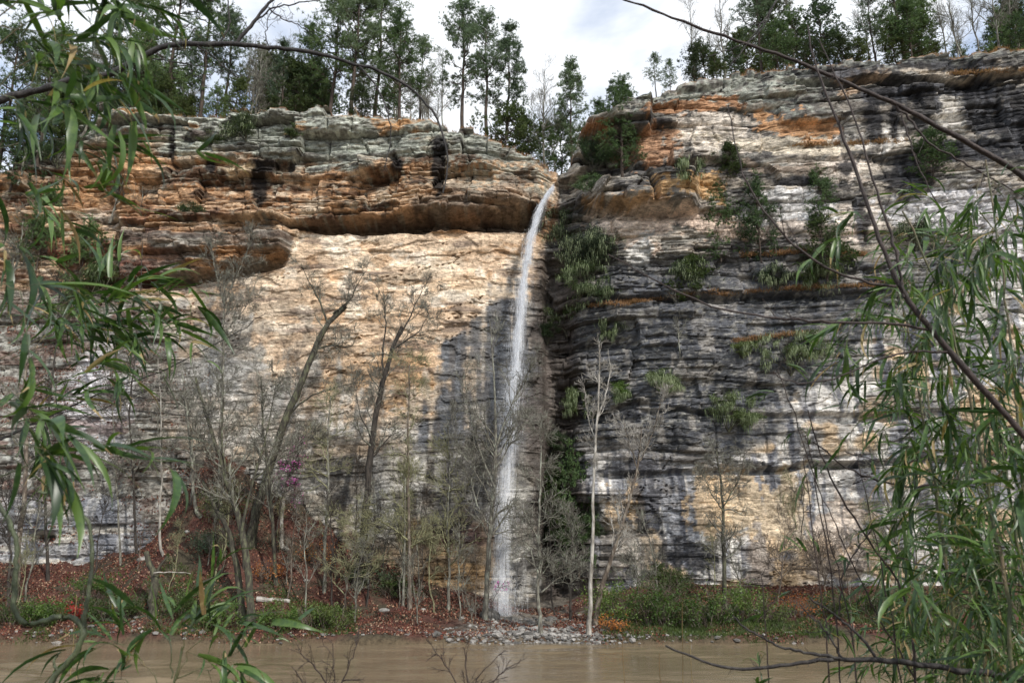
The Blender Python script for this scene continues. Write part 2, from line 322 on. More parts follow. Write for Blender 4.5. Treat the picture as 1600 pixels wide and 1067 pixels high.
# right wall ledges
def slit(x0, x1, xa, ya, h, depth, k=0):
    y = li(PX, xa, ya) + (noise(X * .5, X * 0, 110 + k) - .5) * 8
    dd = (noise(X * .13, X * 0 + k, 130) * 1.5); return band(x0, x1, 25) * ss(y - 5, y + 3, PY) * (1 - ss(y + h - 2, y + h + 1, PY)) * depth * dd
off += slit(1060, 1620, [1040, 1300, 1620], [138, 124, 116], 12, 1.4, 1)
off += slit(1240, 1620, [1240, 1620], [196, 176], 10, 1.0, 2)
off += slit(1000, 1500, [1000, 1500], [262, 240], 9, 1.0, 3)
off += slit(905, 1500, [900, 1500], [414, 396], 8, .7, 4)
off += slit(960, 1620, [940, 1300, 1620], [742, 724, 708], 8, .9, 5)
off += slit(940, 1420, [940, 1420], [470, 452], 10, 1.0, 6)
off += slit(880, 1200, [880, 1200], [648, 600], 8, .6, 7)
off += slit(1010, 1320, [1010, 1320], [640, 650], 6, .6, 8)
off += slit(1300, 1500, [1300, 1500], [652, 640], 12, .8, 9)
off += slit(60, 460, [60, 460], [265, 262], 8, .6, 10)
off -= band(925, 1085, 10) * ss(li(PX, [925, 1085], [306, 276]), li(PX, [925, 1085], [312, 282]), PY) * (1 - ss(333, 338, PY)) * 1.9
off -= band(898, 1015, 6) * ss(168, 176, PY + (PX - 960) * .2) * (1 - ss(204, 210, PY)) * 2.0
off += band(912, 990, 10) * ss(206, 212, PY) * (1 - ss(258, 270, PY)) * 2.6
off -= band(905, 1075, 10) * ss(268, 272, PY) * (1 - ss(334, 339, PY)) * 1.0
off += band(905, 1080, 10) * ss(336, 340, PY) * (1 - ss(346, 352, PY)) * .8
off += np.exp(-((PX - 1013 - (PY - 300) * .15) / 5) ** 2) * ss(275, 285, PY) * (1 - ss(330, 336, PY)) * 1.6
off += (ss(845, 856, PX) * (1 - ss(880, 905, PX))) * ss(395, 420, PY) * 1.2
# hollow at the river bend, far left
off += np.exp(-((PX - 64) / 15) ** 2 - ((PY - 840) / 7) ** 2) * 2.2
fade = ss(0, 2.5, Tz - Z + .6)
Y = D + off * np.clip(fade + .45, 0, 1)
# rows above the brow run back as the top of the plateau
ex = np.maximum(Z - Tz, 0); Y = Y + np.minimum(ex, 1.5) * 2.2 + np.maximum(ex - 1.5, 0) * 9; Zf = Zc + np.minimum(ex * .3, 1.2) + (ex > 0) * (fbm(X * .8, Y * .8, 120, 3) - .4) * .5
# --- colour
PX2, PY2 = project(X, D + off * .85, Zc)
wx = (fbm(X * .22, Z * .22, 201, 4) - .5) * 90; wy = (fbm(X * .2, Z * .35, 205, 4) - .5) * 60
QX, QY = PX2 + wx, PY2 + wy
fx_ = (fbm(X * 1.3, Z * 1.3, 209, 4) - .5) * 26; QX = QX + fx_; QY = QY + (fbm(X * .9, Z * 2.2, 213, 4) - .5) * 22
strat = fbm(X * .24, zw * 1.5, 220, 5); strat2 = fbm(X * .6, zw * 3.4, 224, 4); blot = fbm(X * .5, Z * .7, 228, 5); streak = fbm(X * 1.6 + (noise(X * .5, Z * .15, 231) - .5) * 1.2, Z * .10, 232, 4); speck = fbm(X * 3.1, Z * 3.7, 236, 3)
C = np.zeros(X.shape + (3,), np.float32); wetA = np.ones(X.shape, np.float32)
def c3(*a): return np.array(a, np.float32)
def paint(m, c, a=1.0):
    global C
    m = np.clip(m * a, 0, 1)[..., None]; C = C * (1 - m) + (c if isinstance(c, np.ndarray) and c.ndim == 3 else c3(*c)) * m
def box(x0, x1, y0, y1, s=14): return ss(x0 - s, x0 + s, QX) * (1 - ss(x1 - s, x1 + s, QX)) * ss(y0 - s, y0 + s, QY) * (1 - ss(y1 - s, y1 + s, QY))
def poly(xa, ya, s=12, below=True):
    y = li(QX, xa, ya); return ss(y - s, y + s, QY) if below else 1 - ss(y - s, y + s, QY)
def blobm(cx, cy, rx, ry, s=.35):
    r = np.sqrt(((QX - cx) / rx) ** 2 + ((QY - cy) / ry) ** 2); return 1 - ss(1 - s, 1 + s, r)
# base grey rock
C[:] = c3(.25, .235, .21); paint(ss(.45, .62, blot), (.40, .38, .34)); paint(ss(.52, .44, blot) * 0 + (1 - ss(.36, .46, blot)), (.13, .125, .12), .8)
# left upper strata
uL = (1 - ss(862, 878, PX2)) * (1 - ss(372, 380, PY2) * ss(445, 455, PX2)) * (1 - ss(440, 470, PY2))
o = (1 - ss(225, 245, QY)) * 0 + ss(238, 256, QY)
paint(uL * o, (.34, .215, .13)); paint(uL * o * ss(.50, .58, strat), (.60, .42, .27)); paint(uL * o * ss(.52, .58, fbm(X * .2, zw * .8, 226, 4)), (.42, .235, .12), .7); paint(uL * o * (1 - ss(.38, .48, strat)), (.13, .075, .045)); paint(uL * o * ss(.60, .68, strat2), (.07, .05, .038), .85)
paint(uL * o * ss(.57, .66, blot) * ss(.45, .55, strat), (.60, .50, .38), .8)
paint(uL * o * ss(.55, .7, speck) * (1 - ss(.5, .6, strat)), (.27, .26, .21), .7)
lich = uL * (1 - o); paint(lich, (.25, .25, .215)); paint(lich * ss(.46, .58, speck * .5 + strat2 * .5), (.42, .44, .38)); paint(lich * (1 - ss(.36, .45, strat)), (.09, .075, .065)); paint(lich * ss(.56, .64, strat) * ss(.5, .6, blot), (.45, .24, .10), .9)
bandL = uL * ss(208, 216, QY) * (1 - ss(240, 252, QY)); paint(bandL, (.37, .39, .335), .75); paint(bandL * ss(.58, .66, strat2), (.12, .11, .10), .8)
slope = (1 - ss(850, 870, PX2)) * ss(700, 730, QX) * ss(205, 225, QY) * (1 - ss(295, 325, QY)); paint(slope * ss(.42, .56, speck), (.33, .34, .29), .75); paint(slope * (1 - ss(.34, .46, blot)), (.12, .09, .07), .7)
paint(uL * box(660, 850, 295, 330), (.26, .20, .15), .7); paint(slot, (.10, .078, .06), .85)  # slot: shade under the overhang painted into the rock colour
paint(uL * box(100, 250, 215, 330), (.48, .27, .13), .6); paint(uL * box(130, 200, 315, 350), (.62, .55, .46), .7)
paint(box(355, 378, 270, 297, 4), (.68, .55, .38), .9)
ml = box(190, 450, 352, 430, 10); paint(ml, (.24, .19, .15), .8); paint(ml * ss(.5, .58, strat2), (.36, .34, .30), .8); paint(ml * ss(.54, .64, strat), (.45, .25, .12), .8); paint(ml * (1 - ss(.36, .46, strat)), (.08, .06, .05), .8)
for (cx, cy, rx, ry) in ((405, 285, 13, 42), (420, 262, 24, 12), (685, 262, 11, 52), (688, 230, 16, 14), (330, 262, 10, 12), (620, 262, 9, 14), (455, 262, 8, 10), (270, 225, 6, 30)):
    r = np.sqrt(((PX2 + fx_ * .35 - cx) / rx) ** 2 + ((PY2 + wy * .1 - cy) / ry) ** 2); mm = 1 - ss(.75, 1.15, r + (speck - .5) * .6); paint(mm, (.017, .014, .013), .95); wetA = wetA * (1 - mm * .5)
# pale wall
cw = (1 - ss(846, 856, PX2)) * ss(li(PX2, [250, 300, 450, 462, 860], [455, 437, 407, 366, 366]) - 3, li(PX2, [250, 300, 450, 462, 860], [455, 437, 407, 366, 366]) + 3, PY2)
edgeN = (streak - .5) * 150 + (strat - .5) * 90 + (speck - .5) * 50
cwb = li(QX, [100, 250, 300, 420, 440, 560, 620, 700, 740, 770, 860], [440, 462, 490, 520, 590, 640, 645, 600, 500, 440, 400]); cwi = cw * (1 - ss(cwb - 40, cwb + 30, QY + edgeN))
paint(cwi, (.68, .515, .365)); paint(cwi * ss(.48, .66, fbm(X * .16, zw * .8, 243, 4)), (.76, .62, .46), .9); paint(cwi * (1 - ss(.34, .47, fbm(X * .12, zw * .7, 244, 4))), (.62, .43, .27), .6); paint(cwi * ckm, (.20, .13, .09), .8); paint(cwi * ss(.63, .70, strat2) * .35, (.34, .24, .16)); paint(cwi * (1 - ss(.33, .42, blot)), (.46, .25, .11), .5)
paint(cwi * ss(.60, .66, fbm(X * .5, Z * .8, 240, 4)), (.82, .74, .62), .6)
paint(cwi * blobm(620, 600, 110, 55, .8), (.60, .38, .20), .6); paint(cwi * blobm(380, 520, 110, 60, .8), (.50, .42, .33), .5)
paint(cwi * ss(.62, .70, fbm(X * .22, Z * 1.7, 247, 4)), (.20, .15, .12), .75)
# grey wall below it
gw = cw * ss(cwb - 40, cwb + 30, QY + edgeN)
paint(gw, (.40, .345, .28)); paint(gw * ss(.45, .55, strat), (.48, .44, .38)); paint(gw * (1 - ss(.36, .42, blot)), (.20, .18, .16), .75); paint(gw * ss(.55, .6, fbm(X * .25, Z * .5, 229, 4)), (.50, .38, .26), .6); paint(gw * ss(.58, .62, blot), (.5, .48, .44), .7); paint(gw * ss(.54, .62, streak) * box(380, 760, 600, 740, 20), (.30, .20, .12), .5)
paint(gw * box(200, 470, 540, 640, 25) * ss(.40, .5, blot), (.36, .355, .34), .7)
dkb = li(QX, [560, 640, 700, 730, 760, 800, 850], [800, 690, 610, 500, 455, 430, 410]); dk = (1 - ss(846, 858, PX2)) * ss(dkb - 26, dkb + 22, QY + edgeN * .8) * (1 - ss(840, 900, QY)); dk = dk * (.25 + .75 * ss(.24, .40, streak + (strat - .5) * .4)); paint(dk, (.06, .063, .072), .9); paint(dk * ss(.5, .6, streak), (.14, .15, .165), .7); wetA = wetA * (1 - .6 * dk)  # dk: bluish shade beside the fall painted in, together with wet-rock staining
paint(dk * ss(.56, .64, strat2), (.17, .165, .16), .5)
lw = cw * ss(690, 720, QY); paint(lw, (.28, .255, .21), .7); paint(lw * ss(.46, .54, strat), (.52, .50, .45), .8); paint(lw * (1 - ss(.42, .5, blot)), (.09, .085, .08), .8); paint(lw * ss(.58, .64, streak), (.50, .49, .46), .5)
paint(cw * box(560, 760, 800, 930, 18), (.25, .175, .10), .8); paint(cw * blobm(655, 830, 60, 18), (.50, .34, .15), .8); paint(cw * box(600, 760, 880, 930, 12) * ss(.45, .55, strat), (.36, .23, .11), .8); paint(cw * blobm(712, 835, 42, 28), (.085, .045, .045), .85); paint(cw * box(690, 780, 740, 880, 14) * ss(.4, .5, blot), (.04, .04, .042), .8)
paint(cw * blobm(600, 815, 28, 30), (.42, .42, .39), .8); paint(cw * box(600, 700, 700, 760, 14) * ss(.42, .52, streak), (.55, .52, .46), .7)
fl = (1 - ss(215, 290, QX)) * ss(430, 480, QY)
paint(fl, (.20, .19, .17), .8); paint(fl * ss(.50, .6, speck * .6 + strat2 * .4), (.42, .42, .38), .85); paint(fl * blobm(160, 620, 60, 75) * ss(.36, .46, blot), (.66, .64, .66), .9); paint(fl * blobm(180, 690, 30, 25), (.6, .58, .58), .7)
paint(fl * ss(.53, .58, fbm(X * .7, Z * 1.5, 251, 4)) * (1 - ss(880, 900, QY)), (.14, .06, .04), .6)
ll = (1 - ss(210, 240, QX)) * ss(775, 800, QY); paint(ll, (.40, .40, .40), .85); paint(ll * ss(.5, .6, streak), (.17, .18, .21), .8); paint(ll * ss(.56, .64, strat), (.55, .51, .43), .7)
paint((1 - ss(200, 420, QX)) * (1 - ss(425, 460, QY)) * ss(300, 330, QY) * ss(.5, .58, fbm(X * .3, Z * .9, 255, 4)), (.19, .07, .04), .6)
# ----- right cliff
R_ = ss(868, 884, PX2)
paint(R_, (.27, .255, .225)); paint(R_ * ss(.5, .6, strat), (.42, .37, .31)); paint(R_ * (1 - ss(.38, .47, strat)), (.085, .08, .078), .9); paint(R_ * ss(.6, .67, strat2), (.045, .04, .04), .85)
paint(R_ * (1 - ss(.40, .52, blot)) * box(1000, 1700, 60, 420, 20), (.10, .095, .09), .6)
paint(R_ * (1 - ss(168, 186, QY)) * (1 - ss(1230, 1320, QX)) * ss(.44, .56, speck * .6 + blot * .4), (.37, .385, .33), .8)
for (cx, cy, rx, ry, c) in ((1240, 196, 55, 16, (.58, .33, .17)), (1125, 216, 60, 24, (.62, .55, .47)), (1230, 222, 130, 9, (.66, .58, .46)), (1090, 178, 80, 9, (.40, .22, .12)), (1370, 212, 60, 15, (.68, .64, .58)), (1330, 122, 50, 9, (.46, .34, .24)),
        (1470, 118, 70, 9, (.60, .52, .42)), (1480, 162, 50, 22, (.56, .52, .46)), (1500, 190, 40, 18, (.62, .58, .52)), (1560, 122, 50, 12, (.42, .35, .27)), (1300, 262, 70, 22, (.64, .56, .48)), (1230, 262, 70, 12, (.30, .24, .19)), (1090, 300, 60, 18, (.50, .32, .16)),
        (1000, 230, 55, 26, (.38, .22, .13)), (930, 200, 22, 18, (.42, .20, .09)), (990, 320, 60, 14, (.42, .27, .15)), (1010, 350, 70, 26, (.66, .54, .44)), (1110, 350, 80, 22, (.66, .52, .42)), (1230, 325, 60, 22, (.64, .62, .60)), (1260, 355, 90, 18, (.68, .58, .50)), (1340, 330, 40, 22, (.70, .62, .54)),
        (1480, 335, 90, 40, (.66, .64, .64)), (1570, 360, 60, 60, (.60, .58, .58)), (1000, 385, 26, 20, (.68, .66, .62)), (1140, 445, 16, 22, (.60, .56, .52)), (960, 300, 35, 18, (.33, .30, .26)), (1340, 215, 20, 12, (.66, .62, .56))):
    rr_ = np.sqrt(((QX - cx) / rx) ** 2 + ((QY - cy) / ry) ** 2) + (streak - .5) * .9 + (speck - .5) * .8 + (strat - .5) * .8; mm = R_ * (1 - ss(.92, 1.04, rr_)); paint(mm, tuple(min(.82, v * 1.12) for v in c), .94); paint(mm * ss(.55, .65, strat2), tuple(v * .45 for v in c), .7)
dR = R_ * ss(385, 425, QY) * (1 - poly([860, 1000, 1120, 1200, 1235, 1340, 1360, 1600], [700, 712, 745, 690, 625, 590, 500, 420], 14)); paint(dR, (.07, .073, .08), .93); paint(dR * ss(.48, .58, strat), (.105, .11, .125), .8); paint(dR * ss(.56, .63, blot) * ss(.5, .6, strat), (.20, .19, .18), .7); paint(dR * ss(.60, .68, speck), (.26, .25, .22), .6); paint(dR * ss(.60, .66, fbm(X * .8, Z * .6, 261, 4)), (.40, .37, .33), .5); wetA = wetA * (1 - .45 * dR)
wR = R_ * poly([860, 1000, 1120, 1200, 1235, 1340, 1360, 1600], [700, 712, 745, 690, 625, 590, 500, 420], 14) * ss(405, 440, QY)
paint(wR, (.56, .53, .49), .93); paint(wR * ss(.46, .52, blot), (.70, .67, .62), .9); paint(wR * ss(.50, .58, streak), (.22, .23, .26), .8); paint(wR * ss(.60, .66, strat2), (.20, .18, .16), .6); paint(wR * ss(.56, .60, fbm(X * 1.5 + wx * .01, Z * .09, 265, 4)), (.09, .095, .115), .85); paint(wR * ckm, (.08, .07, .065), .8)
paint(wR * ss(.58, .66, fbm(X * .35, Z * .35, 269, 3)), (.58, .42, .25), .8)
for (cx, cy, rx, ry, c, a) in ((1150, 790, 75, 42, (.62, .46, .29), .85), (1210, 800, 45, 60, (.60, .49, .35), .8), (1300, 830, 60, 40, (.60, .46, .34), .6), (985, 775, 24, 26, (.55, .38, .20), .7), (975, 860, 60, 45, (.52, .45, .36), .6),
        (1080, 868, 42, 42, (.055, .055, .06), .88), (1025, 785, 26, 36, (.09, .09, .10), .85), (1130, 690, 40, 20, (.10, .11, .13), .7), (1250, 780, 8, 50, (.15, .17, .21), .8), (1190, 880, 30, 50, (.22, .22, .24), .6), (1330, 880, 60, 30, (.26, .26, .28), .5), (930, 890, 50, 60, (.20, .19, .18), .6), (1000, 735, 90, 8, (.09, .09, .10), .8), (1160, 728, 120, 5, (.07, .07, .075), .8), (1410, 640, 70, 20, (.16, .15, .14), .6)):
    rr_ = np.sqrt(((QX - cx) / rx) ** 2 + ((QY - cy) / ry) ** 2) + (streak - .5) * 1.5 + (speck - .5) * .9 + (strat - .5) * .6; mm = wR * (1 - ss(.92, 1.04, rr_)); paint(mm, c, a)
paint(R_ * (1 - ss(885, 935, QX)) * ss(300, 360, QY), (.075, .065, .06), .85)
# black weeping stains on the right brow
for (cx, cy, rx, ry) in ((1362, 192, 13, 42), (1395, 190, 9, 30), (1322, 262, 18, 14), (1345, 340, 14, 40), (1450, 165, 24, 44), (1535, 165, 30, 50), (1590, 190, 40, 60), (1400, 150, 60, 16), (1300, 115, 80, 10), (1450, 100, 120, 12), (1520, 235, 80, 20), (1420, 275, 40, 40), (1250, 285, 40, 10), (1500, 140, 100, 10)):
    r = np.sqrt(((PX2 + fx_ * .4 + wx * .25 - cx) / rx) ** 2 + ((PY2 + wy * .2 - cy) / ry) ** 2); mm = R_ * (1 - ss(.7, 1.2, r + (speck - .5) * .8)); paint(mm, (.022, .022, .026), .92); paint(mm * ss(.55, .62, streak), (.13, .13, .14), .6)
# alcove behind the fall
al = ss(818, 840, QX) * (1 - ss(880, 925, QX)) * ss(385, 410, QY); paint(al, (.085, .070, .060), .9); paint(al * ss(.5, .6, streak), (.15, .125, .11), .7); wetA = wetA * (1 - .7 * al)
# weathered brow and plateau soil
br = ss(1.2, .2, Tz - Z) * 0 + (1 - ss(.1, .9, Tz - Z)); paint(br * ss(.4, .55, speck), (.32, .33, .29), .6); paint((ex > 0) * 1.0, (.24, .13, .06), .95)
C *= (1 + (speck[..., None] - .5) * .45) * (1 + (fbm(X * 6, Z * 6, 271, 2)[..., None] - .5) * .35)
C = np.clip(C, .008, .85)
def cliff_part(name, c0, c1, label):
    xx, yy, zz = X[:, c0:c1], Y[:, c0:c1], Zf[:, c0:c1]; n = c1 - c0
    i, j = np.meshgrid(np.arange(NZ - 1), np.arange(n - 1), indexing='ij'); a = i * n + j
    q = np.stack([a, a + 1, a + n + 1, a + n], -1).reshape(-1, 4)
    V = np.stack([xx, yy, zz], -1).reshape(-1, 3)
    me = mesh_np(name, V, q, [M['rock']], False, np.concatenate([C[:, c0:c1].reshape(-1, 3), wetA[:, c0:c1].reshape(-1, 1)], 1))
    return link(name, me, None, label, None, None, 'structure')
NC = int(np.argmin(np.abs(xs - 5.6)))
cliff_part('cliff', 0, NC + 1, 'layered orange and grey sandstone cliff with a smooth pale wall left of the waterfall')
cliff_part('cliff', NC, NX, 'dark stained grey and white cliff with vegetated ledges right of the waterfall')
def surf(px, py):
    "point of the cliff face seen at (px, py)"
    D_ = 66.0
    for _ in range(8):
        p = at(px, py, D_); j = int(np.clip((p[0] + 66) / 129 * (NX - 1), 0, NX - 1)); i = int(np.clip((p[2] + 1.2) / 54.2 * (NZ - 1), 0, NZ - 1)); D_ = .5 * D_ + .5 * min(Y[i, j], 76)
    return at(px, py, D_)

# ------------------------------------------------------------------ ground
HX = [-200, 0, 120, 200, 230, 265, 300, 330, 380, 450, 520, 600, 700, 800, 860, 950, 1100, 1300, 1700]
HZ = [4.6, 4.2, 4.4, 5.2, 6.0, 9.0, 11.6, 11.9, 10.2, 8.0, 6.2, 4.0, 2.4, 1.2, 1.4, 2.2, 2.6, 2.6, 3.0]
hx = [at(a, 900, 66)[0] for a in HX]
def bank_z(x, y):
    sh = 55.2 + (fbm(x * .12, x * 0, 301, 3) - .5) * 1.2; t = np.clip((y - sh) / (D0(x) - 1.0 - sh), -.6, 1.3)
    h = np.interp(x, hx, HZ); z = h * np.sign(t) * np.abs(t) ** 1.25 + .45 * ss(0, .04, t) - .5 * ss(.02, -.1, t)
    z = z + (fbm(x * .4, y * .5, 305, 4) - .5) * (.4 + .22 * h) * ss(0, .2, t) - np.where(t < 0, -t * 4, 0)
    return z
gx, gy = np.meshgrid(np.arange(-75, 75, .38), np.arange(52, 72, .3)); gz = bank_z(gx, gy)
red = fbm(gx * .5, gy * .7, 311, 4); ppx, ppy = project(gx, gy, gz)
gc = np.zeros(gx.shape + (3,), np.float32) + c3(.085, .038, .028); m_ = ss(.5, .62, red)[..., None]; gc = gc * (1 - m_) + c3(.06, .05, .032) * m_
m_ = (ss(680, 760, ppx) * (1 - ss(930, 970, ppx)) * ss(.4, .5, fbm(gx * .8, gy, 315, 3)))[..., None]; gc = gc * (1 - m_) + c3(.16, .14, .115) * m_
m_ = (ss(.3, 0, gz) * 0 + (1 - ss(.15, .5, gz)))[..., None]; gc = gc * (1 - m_) + c3(.10, .075, .045) * m_
ny, nx = gx.shape; i, j = np.meshgrid(np.arange(ny - 1), np.arange(nx - 1), indexing='ij'); a = i * nx + j; q = np.stack([a, a + 1, a + nx + 1, a + nx], -1).reshape(-1, 4)
link('far_bank', mesh_np('far_bank', np.stack([gx, gy, gz], -1).reshape(-1, 3), q, [M['soil']], True, gc.reshape(-1, 3)), None, 'steep far river bank under reddish brown leaf litter at the cliff foot', None, None, 'structure')
# near bank under the camera
gx, gy = np.meshgrid(np.arange(-40, 40, .5), np.arange(-14, 16, .3)); gz = 3.35 - 3.9 * ss(7.5, 14.5, gy) + (fbm(gx * .6, gy * .6, 321, 3) - .5) * .25
ny, nx = gx.shape; i, j = np.meshgrid(np.arange(ny - 1), np.arange(nx - 1), indexing='ij'); a = i * nx + j; q = np.stack([a, a + 1, a + nx + 1, a + nx], -1).reshape(-1, 4)
gc = np.zeros(gx.shape + (3,), np.float32) + c3(.10, .075, .045)
link('near_bank', mesh_np('near_bank', np.stack([gx, gy, gz], -1).reshape(-1, 3), q, [M['soil']], True, gc.reshape(-1, 3)), None, 'near river bank of brown soil below the viewpoint', None, None, 'structure')
# plateau and wide ground sheet
me = mesh_np('plateau', np.array([[-400, 83, 44], [3, 88, 44], [3, 600, 60], [-400, 600, 60.]]), np.array([[0, 1, 2, 3]]), [M['soil']], False, np.full((4, 3), .07)); link('plateau', me, None, None, None, None, 'structure')
me = mesh_np('plateau', np.array([[9, 80, 47], [400, 70, 47], [400, 600, 60], [9, 600, 60.]]), np.array([[0, 1, 2, 3]]), [M['soil']], False, np.full((4, 3), .07)); link('plateau', me, None, None, None, None, 'structure')
me = mesh_np('riverbed', np.array([[-800, -800, -1.6], [800, -800, -1.6], [800, 800, -1.6], [-800, 800, -1.6]]), np.array([[0, 1, 2, 3]]), [M['soil']], False, np.full((4, 3), .08)); link('riverbed', me, None, None, None, None, 'structure')
# river
m, t, b = mat('muddy_water'); tcn = node(t, 'ShaderNodeTexCoord'); mpn = node(t, 'ShaderNodeMapping'); mpn.inputs['Scale'].default_value = (.5, .75, 1)
n = node(t, 'ShaderNodeTexNoise', Scale=1.5, Detail=6.0, Roughness=.62, Distortion=.6); t.links.new(tcn.outputs['Object'], mpn.inputs[0]); t.links.new(mpn.outputs[0], n.inputs['Vector'])
n2 = node(t, 'ShaderNodeTexNoise', Scale=.45, Detail=3.0); t.links.new(mpn.outputs[0], n2.inputs['Vector'])
t.links.new(ramp(t, n2.outputs['Fac'], [(.35, (.165, .128, .082)), (.65, (.215, .168, .108))]), b.inputs['Base Color']); b.inputs['Roughness'].default_value = .07; b.inputs['IOR'].default_value = 1.33
bp = node(t, 'ShaderNodeBump', Strength=.7, Distance=.07); t.links.new(n.outputs['Fac'], bp.inputs['Height']); t.links.new(bp.outputs[0], b.inputs['Normal']); M['water'] = m
gx, gy = np.meshgrid(np.linspace(-80, 80, 260), np.linspace(9, 58, 190)); gz = (fbm(gx * .45 + gy * .08, gy * .8, 331, 4) - .5) * .26 * (.3 + 1.4 * ss(.35, .65, fbm(gx * .07, gy * .12, 345, 3))) + (fbm(gx * .13, gy * .3, 341, 2) - .5) * .10
ny, nx = gx.shape; i, j = np.meshgrid(np.arange(ny - 1), np.arange(nx - 1), indexing='ij'); a = i * nx + j; q = np.stack([a, a + 1, a + nx + 1, a + nx], -1).reshape(-1, 4)
link('river', mesh_np('river', np.stack([gx, gy, gz], -1).reshape(-1, 3), q, [M['water']], True), None, 'muddy brown river running past the foot of the cliff', None, None, 'structure')
def ground(x, y): return float(bank_z(np.array([x]), np.array([y]))[0])
def foot(px, D):
    "ground point on the far bank below photo column px at distance D"
    p = at(px, 950, D); z = ground(p[0], D); return np.array([p[0], D, z])

# ------------------------------------------------------------------ leaf litter, rubble, stones
rg = rng_of(400)
def litter(n, x0, x1, pal, sx, keep):
    px = rg.uniform(x0, x1, n); y = rg.uniform(55.3, 67, n); x = (px - 800) / F * y / 1.04; z = bank_z(x, y); k = keep(px, y, x); x, y, z = x[k], y[k], z[k]
    Cn = np.stack([x, y, z + rg.uniform(.0, .07, len(x))], 1)
    V, Fq = diamonds(rg, Cn, sx, sx * .38, np.array([0, 0, .25]), 1.0)
    col = pal[rg.integers(0, len(pal), len(x))] * rg.uniform(.55, 1.3, (len(x), 1)); return V, Fq, np.repeat(col, 4, 0)
pal = np.array([[.17, .052, .035], [.13, .040, .028], [.20, .075, .045], [.11, .045, .03], [.28, .16, .10], [.09, .04, .028], [.32, .22, .15]])
V, Fq, cc = litter(95000, -30, 1650, pal, .15, lambda px, y, x: fbm(x * .5, y * .6, 351, 3) > np.where(px < 760, .30, np.where(px < 1000, .44, .56)))
link('leaf_litter', mesh_np('leaf_litter', V, Fq, [M['litter']], False, cc), None, 'dead reddish brown leaves covering the far bank slope', 'leaf litter', None, 'stuff')
def rocks(rg, Cn, size, flat=.6):
    m = len(Cn); ico = np.array([[0, 0, 1], [.89, 0, .45], [.28, .85, .45], [-.72, .53, .45], [-.72, -.53, .45], [.28, -.85, .45], [.72, .53, -.45], [-.28, .85, -.45], [-.89, 0, -.45], [-.28, -.85, -.45], [.72, -.53, -.45], [0, 0, -1]])
    f = np.array([[0, 1, 2], [0, 2, 3], [0, 3, 4], [0, 4, 5], [0, 5, 1], [1, 6, 2], [2, 7, 3], [3, 8, 4], [4, 9, 5], [5, 10, 1], [2, 6, 7], [3, 7, 8], [4, 8, 9], [5, 9, 10], [1, 10, 6], [11, 7, 6], [11, 8, 7], [11, 9, 8], [11, 10, 9], [11, 6, 10]])
    s = size * rg.uniform(.4, 1.4, (m, 1, 1)) * np.stack([rg.uniform(.8, 1.5, m), rg.uniform(.6, 1.2, m), np.full(m, flat)], 1)[:, None]
    a = rg.uniform(0, 6.28, m); ca, sa = np.cos(a), np.sin(a); v = ico[None] * rg.uniform(.75, 1.2, (m, 12, 1)) * s
    v = np.stack([v[..., 0] * ca[:, None] - v[..., 1] * sa[:, None], v[..., 0] * sa[:, None] + v[..., 1] * ca[:, None], v[..., 2]], -1) + Cn[:, None]
    return v.reshape(-1, 3), (f[None] + (np.arange(m) * 12)[:, None, None]).reshape(-1, 3)
n = 3200; px = np.r_[rg.normal(840, 60, n // 2), rg.uniform(0, 1250, n // 2)]; px[n // 2 + 400:] = rg.normal(850, 70, n // 2 - 400); y = rg.uniform(55.3, 63.5, n) ; y[n // 2:] = 55.3 + np.abs(rg.normal(0, 1.0, n - n // 2)); y[:n // 2] = 55.3 + np.abs(rg.normal(0, 3.2, n // 2)); x = (px - 800) / F * y / 1.05
Cn = np.stack([x, y, bank_z(x, y)], 1); V, Fq = rocks(rg, Cn, np.exp(rg.normal(-2.45, .5, (n, 1, 1)))); col = np.repeat(rg.uniform(.08, .36, (n, 1)) * np.array([[1, .95, .88]]), 12, 0)
link('rubble', mesh_np('rubble', V, Fq, [M['stone']], False, col), None, 'pale pebbles and broken stones spread along the waterline under the waterfall', 'rubble', None, 'stuff')
BOULD = [(765, 61.2, .9, 'big wet boulder under the left edge of the falling water'), (800, 61.8, .8, 'dark wet boulder directly behind the waterfall foot'), (828, 61, .55, 'wet brown boulder right beside the splash'), (745, 60.2, .45, 'small wet boulder left of the splash'), (600, 60, .55, 'pale squat boulder at the bank left of the waterfall'), (505, 63, .7, 'grey flat boulder high on the leafy slope'), (475, 61, .45, 'small light boulder beside the fallen log slope'), (860, 62, .7, 'dark wet boulder right of the waterfall foot'), (905, 63, .8, 'wide grey boulder against the cliff behind the white birch'), (735, 62, .75, 'flat wet boulder left of the waterfall foot'),
    (320, 58, .4, 'small pale rock under the leafy slope near the water'), (1090, 60, .7, 'brown boulder among the green shrubs under the dark cliff'), (215, 62.5, .8, 'white rock ledge block above the dead snag'), (280, 63, .6, 'lichened rock poking from the steep red leaves'), (660, 61, .6, 'low tan rock behind the twin slim trunks'), (812, 60.5, .4, 'small dark rock in the spray of the waterfall'),
    (440, 64, .7, 'pale ledge rock above the rusty orange shrub'), (1180, 61, .6, 'grey rock at the foot of the pale streaked wall')]
for px, D_, s, lab in BOULD:
    p = foot(px, D_); v, f = rocks(rg, np.zeros((1, 3)), s, .6)
    me = mesh_np('boulder', v, f, [M['stone']], False, np.full((12, 3), .13 if 'dark' in lab or 'wet' in lab else .34) * np.array([1, .96, .88])); bm_o = link('boulder', me, None, lab, 'boulder', 'boulders on the far bank'); bm_o.location = p
    md = bm_o.modifiers.new('s', 'BEVEL'); md.width = s * .12; md.segments = 1

